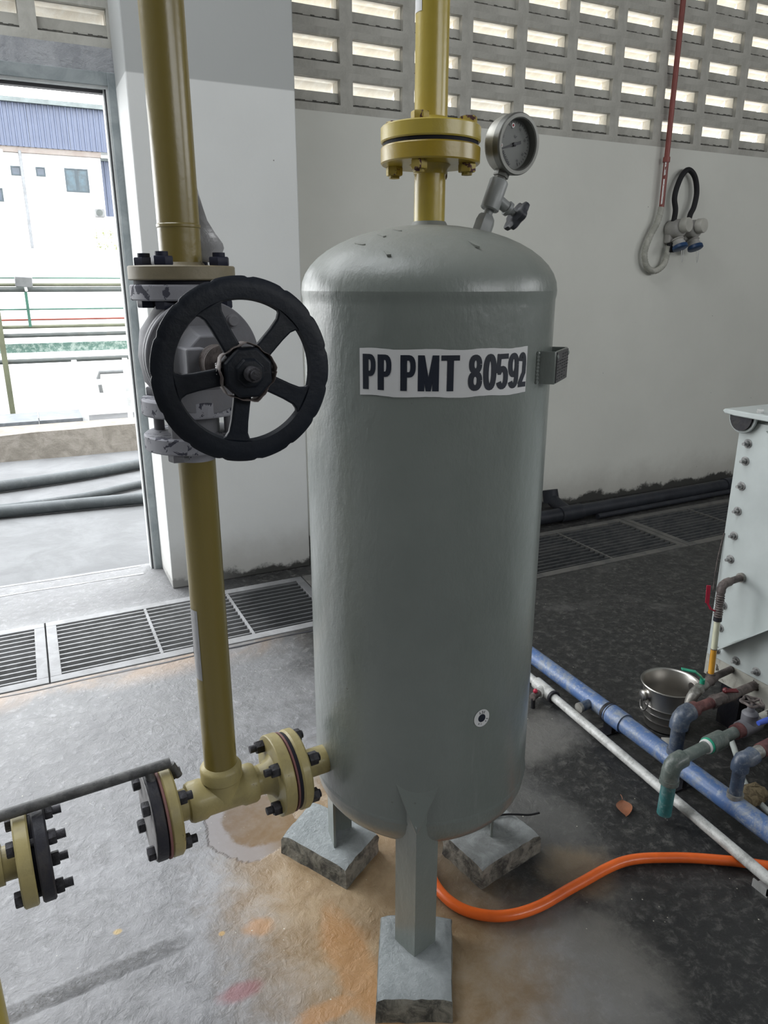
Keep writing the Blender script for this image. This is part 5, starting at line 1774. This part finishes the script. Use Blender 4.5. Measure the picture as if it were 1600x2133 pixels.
# sponge and clear hose at the right edge
sgp = MB()
sc_ = Vector((1.782, 1.165, 0.048))
vs, fs = [], []
n_, m_ = 18, 9
for j in range(m_ + 1):
    t = PI * j / m_
    for i in range(n_):
        a = 2 * PI * i / n_
        k = 1 + random.uniform(-0.10, 0.10)
        cx1 = math.copysign(abs(math.cos(a)) ** 0.7, math.cos(a))
        cy1 = math.copysign(abs(math.sin(a)) ** 0.7, math.sin(a))
        vs.append(sc_ + Vector((0.050 * math.sin(t) * cx1 * k, 0.034 * math.sin(t) * cy1 * k, 0.030 * math.cos(t) * k)))
for j in range(m_):
    for i in range(n_):
        k = (i + 1) % n_
        fs.append((j * n_ + i, (j + 1) * n_ + i, (j + 1) * n_ + k, j * n_ + k))
sgp.add(vs, fs)
tag(sgp.build('sponge', M['rag'], ang=70, merge=True), 'lump of dirty tan sponge wrapped on a clear hose', 'sponge')
tag(MB().tube(spline([(1.88, 1.33, 0.10), (1.835, 1.27, 0.09), (1.800, 1.22, 0.065), (1.782, 1.165, 0.048), (1.780, 1.10, 0.030), (1.80, 1.00, 0.012), (1.90, 0.85, 0.012)], 8), 0.0095, 14).build('clear_hose', M['clear_hose'], ang=80), 'clear ribbed hose looping through the sponge at the right edge', 'hose')
q = MB()
q.add([(1.740, 1.475, 0.001), (1.775, 1.455, 0.001), (1.800, 1.495, 0.035), (1.772, 1.512, 0.035)], [(0, 1, 2, 3)])
po = q.build('paper_scrap', M['cap_grey'])
po.modifiers.new('s', 'SOLIDIFY').thickness = 0.001
tag(po, 'scrap of beige paper leaning on the steel bucket base', 'paper')

# ================================================================== WALL CONDUIT AND SOCKETS
cd = thing('conduit', 'oxide-red conduit running down the vented wall into a pale flexible loop', 'conduit', (3.93, 3.90, 1.96))
MB().tube([(3.908, 3.885, 3.45), (3.908, 3.885, 1.98)], 0.0165, 16).build('red_pipe', M['red_conduit'], cd)
q = MB()
for k in range(12):
    a0 = R(180 + random.uniform(-10, 10))
    z0 = 2.0 + k * 0.026 * random.uniform(0.8, 1.3)
    if z0 < 2.33:
        q.add([(3.908 + 0.0172 * math.cos(R(200)), 3.885 + 0.0172 * math.sin(R(200)), z0), (3.908 + 0.0172 * math.cos(R(235 + random.uniform(-12, 8))), 3.885 + 0.0172 * math.sin(R(235)), z0 + 0.004),
               (3.908 + 0.0172 * math.cos(R(235 + random.uniform(-12, 8))), 3.885 + 0.0172 * math.sin(R(235)), z0 + 0.034), (3.908 + 0.0172 * math.cos(R(200)), 3.885 + 0.0172 * math.sin(R(200)), z0 + 0.034)], [(0, 1, 2, 3)])
q.build('bare_patches', M['white'], cd, label='white patches of flaked paint')
MB().tube([(3.908, 3.885, 2.255), (3.908, 3.885, 2.285)], 0.023, 12).build('saddle', M['red_conduit'], cd)
lp = spline([(3.907, 3.885, 1.985), (3.890, 3.886, 1.90), (3.835, 3.888, 1.80), (3.805, 3.89, 1.70), (3.835, 3.89, 1.615), (3.91, 3.89, 1.585), (3.985, 3.89, 1.625), (4.005, 3.885, 1.70), (4.010, 3.88, 1.745)], 10)
q = MB().tube(lp, [0.021 if i % 2 else 0.0185 for i in range(len(lp))], 12)
q.build('flexible_loop', M['flex_grey'], cd, ang=70)
sk = thing('industrial_socket', 'pair of grey round wall sockets with blue lids under a black cable loop', 'socket', (4.13, 3.86, 1.86), None)
MB().tube(spline([(4.02, 3.875, 1.90), (4.025, 3.875, 1.97), (4.010, 3.88, 2.04), (4.02, 3.88, 2.11), (4.06, 3.882, 2.19), (4.115, 3.884, 2.222), (4.175, 3.882, 2.18), (4.205, 3.88, 2.09), (4.190, 3.875, 2.00), (4.165, 3.875, 1.95), (4.155, 3.875, 1.90)], 8), 0.0175, 14).build('cable', M['black_rubber'], sk, ang=80, label='black cable loop')
for k, (cx1, dz_) in enumerate(((4.065, 0.0), (4.205, 0.0))):
    q = MB()
    q.lathe((cx1 - 0.020, 3.925, 1.855), (0, -1, 0), [(0.056, 0), (0.060, 0.02), (0.060, 0.085), (0.052, 0.105), (0.030, 0.115)], 24)
    q.obox((cx1 - 0.020, 3.90, 1.815), (1, 0, 0), (0, 1, 0), (0, 0, 1), 0.046, 0.028, 0.05)
    q.build('shell', M['socket_grey'], sk, bevel=0.010, seg=3)
    MB().lathe((cx1 - 0.022, 3.82, 1.872), (0.22, -1, 0.05), [(0.040, 0), (0.047, 0.006), (0.047, 0.045), (0.043, 0.052), (0.002, 0.053)], 32).build('cap', M['cap_grey'], sk)
    MB().lathe((cx1 - 0.028, 3.84, 1.79), (0.05, -0.45, -1), [(0.038, 0), (0.042, 0.008), (0.036, 0.012), (0.036, 0.028), (0.042, 0.03), (0.040, 0.045)], 28).build('spout', M['socket_grey'], sk)
    MB().lathe((cx1 - 0.026, 3.818, 1.748), (0.05, -0.45, -1), [(0.048, 0), (0.050, 0.006), (0.050, 0.022), (0.044, 0.026)], 28).build('lid', M['socket_blue'], sk)
    MB().tube([(cx1 - 0.034, 3.79, 1.715), (cx1 - 0.030, 3.785, 1.66), (cx1 - 0.024, 3.785, 1.640), (cx1 - 0.018, 3.785, 1.66), (cx1 - 0.014, 3.79, 1.715)], 0.0022, 6).build('wire_loop', M['galv'], sk)
MB().obox((4.02, 3.875, 1.735), (1, 0, 0), (0, 1, 0), (0, 0, 1), 0.02, 0.02, 0.03).build('gland', M['black_rubber'], sk, bevel=0.003)

# ================================================================== YARD OUTSIDE
yard = struct(MB().box(-30, 30, 4.03, 60, -0.12, -0.004).box(-30, -3.6, -12, 4.03, -0.12, -0.004).build('ground', M['yard']))
struct(MB().box(1.5, 9, 4.06, 8.6, -0.004, 0.01).build('bounce_apron', M['render_white']))  # unseen pale slab added to bounce daylight into the vent hoods


def flatpipe(name, lab, pts, r, m, cat='pipe', group=None, n=12):
    return tag(MB().tube(pts, r, n).build(name, M[m], ang=80), lab, cat, group)


flatpipe('yard_hose', 'grey dusty hose on the yard floor, the far one beyond the doorway', spline([(-3.0, 5.4, 0.045), (-1.6, 5.85, 0.045), (-0.31, 6.04, 0.045), (0.25, 6.15, 0.045), (0.75, 6.33, 0.045), (2.6, 7.0, 0.045)], 10), 0.045, 'hose_grey', 'hose', 'hoses lying in the yard', 16)
flatpipe('yard_hose', 'grey dusty hose on the yard floor, the near one beyond the doorway', spline([(-3.0, 5.32, 0.042), (-0.95, 5.36, 0.042), (-0.3, 5.33, 0.042), (0.64, 5.25, 0.042), (1.6, 5.15, 0.042), (2.8, 4.9, 0.042)], 10), 0.042, 'hose_grey', 'hose', 'hoses lying in the yard', 16)
flatpipe('yard_hose', 'thin grey hose squeezed between the two thicker yard hoses', spline([(-3.0, 5.60, 0.03), (-0.95, 5.48, 0.03), (-0.2, 5.46, 0.03), (0.3, 5.54, 0.03), (0.75, 5.74, 0.03), (2.6, 6.4, 0.03)], 10), 0.030, 'hose_grey', 'hose', 'hoses lying in the yard', 16)
kb = MB()
N_ = 60
vs = []
for i in range(N_ + 1):
    x = -6 + 18 * i / N_
    j0, j1 = random.uniform(-0.012, 0.012), random.uniform(-0.01, 0.01)
    vs += [(x, 7.12 + j0, -0.004), (x, 7.15 + j1, 0.235 + j1), (x, 7.55, 0.24), (x, 7.55, -0.004)]
fs = []
for i in range(N_):
    for k in range(3):
        fs.append((4 * i + k, 4 * i + k + 1, 4 * i + 5 + k, 4 * i + 4 + k))
kb.add(vs, fs)
tag(kb.build('kerb', M['kerb'], ang=50), 'weathered concrete kerb across the yard behind the hoses', 'kerb')
for i, (a, b) in enumerate(((-2.4, -1.2), (-1.19, 0.03), (0.04, 0.42))):
    tag(MB().box(a, b, 7.56, 8.10, 0.0, 0.27).build('settling_tray', M['tray']), 'blue-grey tray behind the kerb, %s' % ('out of sight to the left', 'left of its white joint', 'right of its white joint')[i], 'tray', 'trays behind the kerb')
# white step frame
wf_ = thing('step_frame', 'white metal step frame behind the kerb', 'steps', (0.75, 8.2, 0))
q = MB()
for x in (0.46, 0.98):
    MB().box(x - 0.025, x + 0.025, 7.7, 7.75, 0, 0.50).build('upright', M['white_steel'], wf_)
    MB().box(x - 0.025, x + 0.025, 8.6, 8.65, 0, 0.72).build('upright', M['white_steel'], wf_)
for k in range(3):
    MB().box(0.44, 1.25, 7.75 + k * 0.3, 7.98 + k * 0.3, 0.26 + k * 0.11, 0.29 + k * 0.11).build('tread', M['white_steel'], wf_)
MB().tube([(0.72, 8.8, 0.3), (0.70, 8.8, 0.50), (0.72, 8.8, 0.56), (0.98, 8.8, 0.56), (1.0, 8.8, 0.50), (1.0, 8.8, 0.3)], 0.022, 10).build('hoop', M['lamp_box'], wf_)
# boundary walls
struct(MB().box(-10, 18, 9.45, 9.6, -0.004, 0.62).build('wall_yard_low', M['render_white']))
struct(MB().box(-10, 18, 12.0, 12.15, -0.004, 1.98).build('wall_yard_far', M['render_white']))
# pipe rack
YR = 9.2
rk = thing('pipe_rack', 'olive steel pipe rack with horizontal rails across the yard', 'pipe rack', (0, YR, 0))
for z, r, m_ in ((1.545, 0.008, 'green_steel'), (1.475, 0.018, 'olive'), (1.425, 0.030, 'grey_steel'), (1.028, 0.020, 'olive'), (0.935, 0.024, 'grey_steel'), (0.655, 0.028, 'grey_steel')):
    MB().tube([(-5, YR + 0.03, z + 0.02), (9, YR + 0.03, z + 0.02)], r, 10).build('rail', M[m_], rk)
MB().box(-0.24, -0.185, YR - 0.03, YR + 0.0, 0, 1.42).build('post', M['olive'], rk)
MB().box(3.2, 3.26, YR - 0.03, YR + 0.0, 0, 1.42).build('post', M['olive'], rk)
MB().box(0.075, 0.105, YR - 0.03, YR - 0.01, 1.05, 1.42).build('green_post', M['green_steel'], rk, label='green upright')
MB().tube([(-5, YR + 0.02, 1.235), (9, YR + 0.02, 1.235)], 0.009, 8).build('rail', M['green_steel'], rk)
flatpipe('fire_pipe', 'thin red pipe running behind the pipe rack posts', [(-5, YR + 0.12, 1.12), (9, YR + 0.12, 1.12)], 0.010, 'red_steel')
tag(MB().box(-4.5, 9, YR + 0.14, YR + 0.22, 0.76, 0.86).build('trough', M['teal_band']), 'pale teal trough below the pipe rack', 'trough')
lm = thing('yard_lamp', 'tilted grey floodlight box on the pipe rack', 'lamp', (0.12, YR - 0.05, 1.50))
q = MB().obox((0.085, YR - 0.08, 1.535), (1, 0, -0.05), (0, 1, 0.3), (0.05, -0.3, 1), 0.085, 0.05, 0.055)
q.build('housing', M['lamp_box'], lm, bevel=0.008)
MB().tube([(0.09, YR - 0.04, 1.50), (0.10, YR, 1.43)], 0.015, 8).build('bracket', M['white_steel'], lm)

# factory building ------------------------------------------------------------
BY = 25.0
fb = thing('factory_building', 'white two-storey factory building with blue corrugated cladding beyond the doorway', 'building', (0, BY, 0))
MB().box(-9, 2.74, BY, BY + 8, -0.004, 5.20).build('wall', M['render_white'], fb)
MB().box(-9, 9, BY + 0.5, BY + 8, -0.004, 3.42).build('wing_wall', M['render_white'], fb)
MB().box(-9, 2.76, BY - 0.12, BY, 5.05, 5.20).build('cornice', M['render_pink'], fb)
q = MB()
MB().box(-9, 9, BY - 0.30, BY + 8, 6.30, 6.42).build('roof_edge', M['clad_trim'], fb)


def sheet(x0, x1, z0, z1, yy):
    mb = MB()
    vs = []
    nrib = max(1, int(round((x1 - x0) / 0.15)))
    for i in range(nrib):
        xa = x0 + (x1 - x0) * i / nrib
        d = (x1 - x0) / nrib
        for (f_, dy) in ((0, 0), (0.62, 0), (0.72, -0.045), (0.90, -0.045)):
            vs += [(xa + d * f_, yy + dy, z0), (xa + d * f_, yy + dy, z1)]
    vs += [(x1, yy, z0), (x1, yy, z1)]
    mb.add(vs, [(2 * i, 2 * i + 2, 2 * i + 3, 2 * i + 1) for i in range(len(vs) // 2 - 1)])
    mb.box(x0, x1, yy + 0.01, yy + 0.05, z0, z1)
    return mb


for k in range(12):
    x0 = -7.5 + k * 1.05
    sheet(x0 + 0.004, x0 + 1.046, 5.20, 6.30, BY - 0.14).build('cladding_sheet', M['clad'], fb, ang=20)
for k in range(5):
    x0 = 2.76 + k * 1.05
    sheet(x0 + 0.004, x0 + 1.046, 3.48, 5.02, BY + 0.35).build('cladding_sheet', M['clad'], fb, ang=20)
MB().box(2.76, 8.2, BY + 0.25, BY + 0.45, 5.02, 5.10).build('wing_flashing', M['clad_trim'], fb)
for (xa, xb, za, zb, gm, split) in ((0.30, 0.56, 4.455, 4.70, 'glass_dark', 0), (0.95, 1.20, 4.465, 4.71, 'glass_dark', 0), (1.71, 2.35, 4.09, 4.725, 'glass', 1), (-1.0, 0.02, 3.75, 4.10, 'glass_dark', 0)):
    f = MB()
    w = 0.035
    f.box(xa, xb, BY - 0.05, BY + 0.02, za, za + w)
    f.box(xa, xb, BY - 0.05, BY + 0.02, zb - w, zb)
    f.box(xa, xa + w, BY - 0.05, BY + 0.02, za + w, zb - w)
    f.box(xb - w, xb, BY - 0.05, BY + 0.02, za + w, zb - w)
    if split:
        m_ = (xa + xb) / 2
        f.box(m_ - 0.035, m_ + 0.035, BY - 0.05, BY + 0.02, za + w, zb - w)
    fo_ = f.build('window', M['win_frame'], fb)
    if split:
        MB().box(xa + w, m_ - 0.035, BY - 0.03, BY - 0.02, za + w, zb - w).build('pane', M[gm], fo_)
        MB().box(m_ + 0.035, xb - w, BY - 0.03, BY - 0.02, za + w, zb - w).build('pane', M[gm], fo_)
    else:
        MB().box(xa + w, xb - w, BY - 0.03, BY - 0.02, za + w, zb - w).build('pane', M[gm], fo_)
for (x, w, m_) in ((0.12, 0.05, 'cap_grey'), (0.59, 0.045, 'pvc_white')):
    MB().tube([(x, BY - 0.1, 5.1), (x, BY - 0.1, 0)], w, 10).build('downpipe', M[m_], fb)
ac = thing('air_conditioner', 'air conditioner outdoor unit on the white factory wall', 'air conditioner', (2.55, BY - 0.15, 3.42))
MB().box(2.42, 2.68, BY - 0.30, BY, 3.42, 3.63).build('cabinet', M['lamp_box'], ac)
MB().lathe((2.53, BY - 0.30, 3.525), (0, -1, 0), [(0.09, 0), (0.09, 0.012), (0.002, 0.013)], 24).build('fan_grille', M['grey_steel'], ac)
# climbing plants in a rack by the far wall
for k, (x, z) in enumerate(((1.16, 2.17), (1.26, 2.22), (1.36, 2.22), (1.48, 2.2), (1.20, 2.03), (1.30, 2.02), (1.42, 2.02))):
    pt = thing('hanging_plant', 'yellow-green plant above the far yard wall, %s' % ('leftmost of the upper row', 'second from left in the upper row', 'third from left in the upper row', 'rightmost of the upper row', 'leftmost of the lower row', 'middle one of the lower row', 'rightmost of the lower row')[k], 'plant', (x, 12.08, z - 0.08), 'yellow-green plants above the far yard wall')
    q = MB()
    for i in range(34):
        c = Vector((x + random.gauss(0, 0.022), 12.07 + random.gauss(0, 0.02), z + random.gauss(0, 0.04)))
        u = Vector((random.gauss(0, 1), random.gauss(0, 1), random.gauss(0, 1))).normalized()
        v = u.orthogonal().normalized()
        q.add([c, c + u * 0.02 + v * 0.007, c + u * 0.04, c + u * 0.02 - v * 0.007], [(0, 1, 2, 3)])
    q.build('foliage', M['plant'], pt, label=None)['kind'] = 'stuff'
    MB().cyl((x, 12.08, 1.98), (x, 12.08, z + 0.03), 0.004, n=6).build('stem', M['olive'], pt)
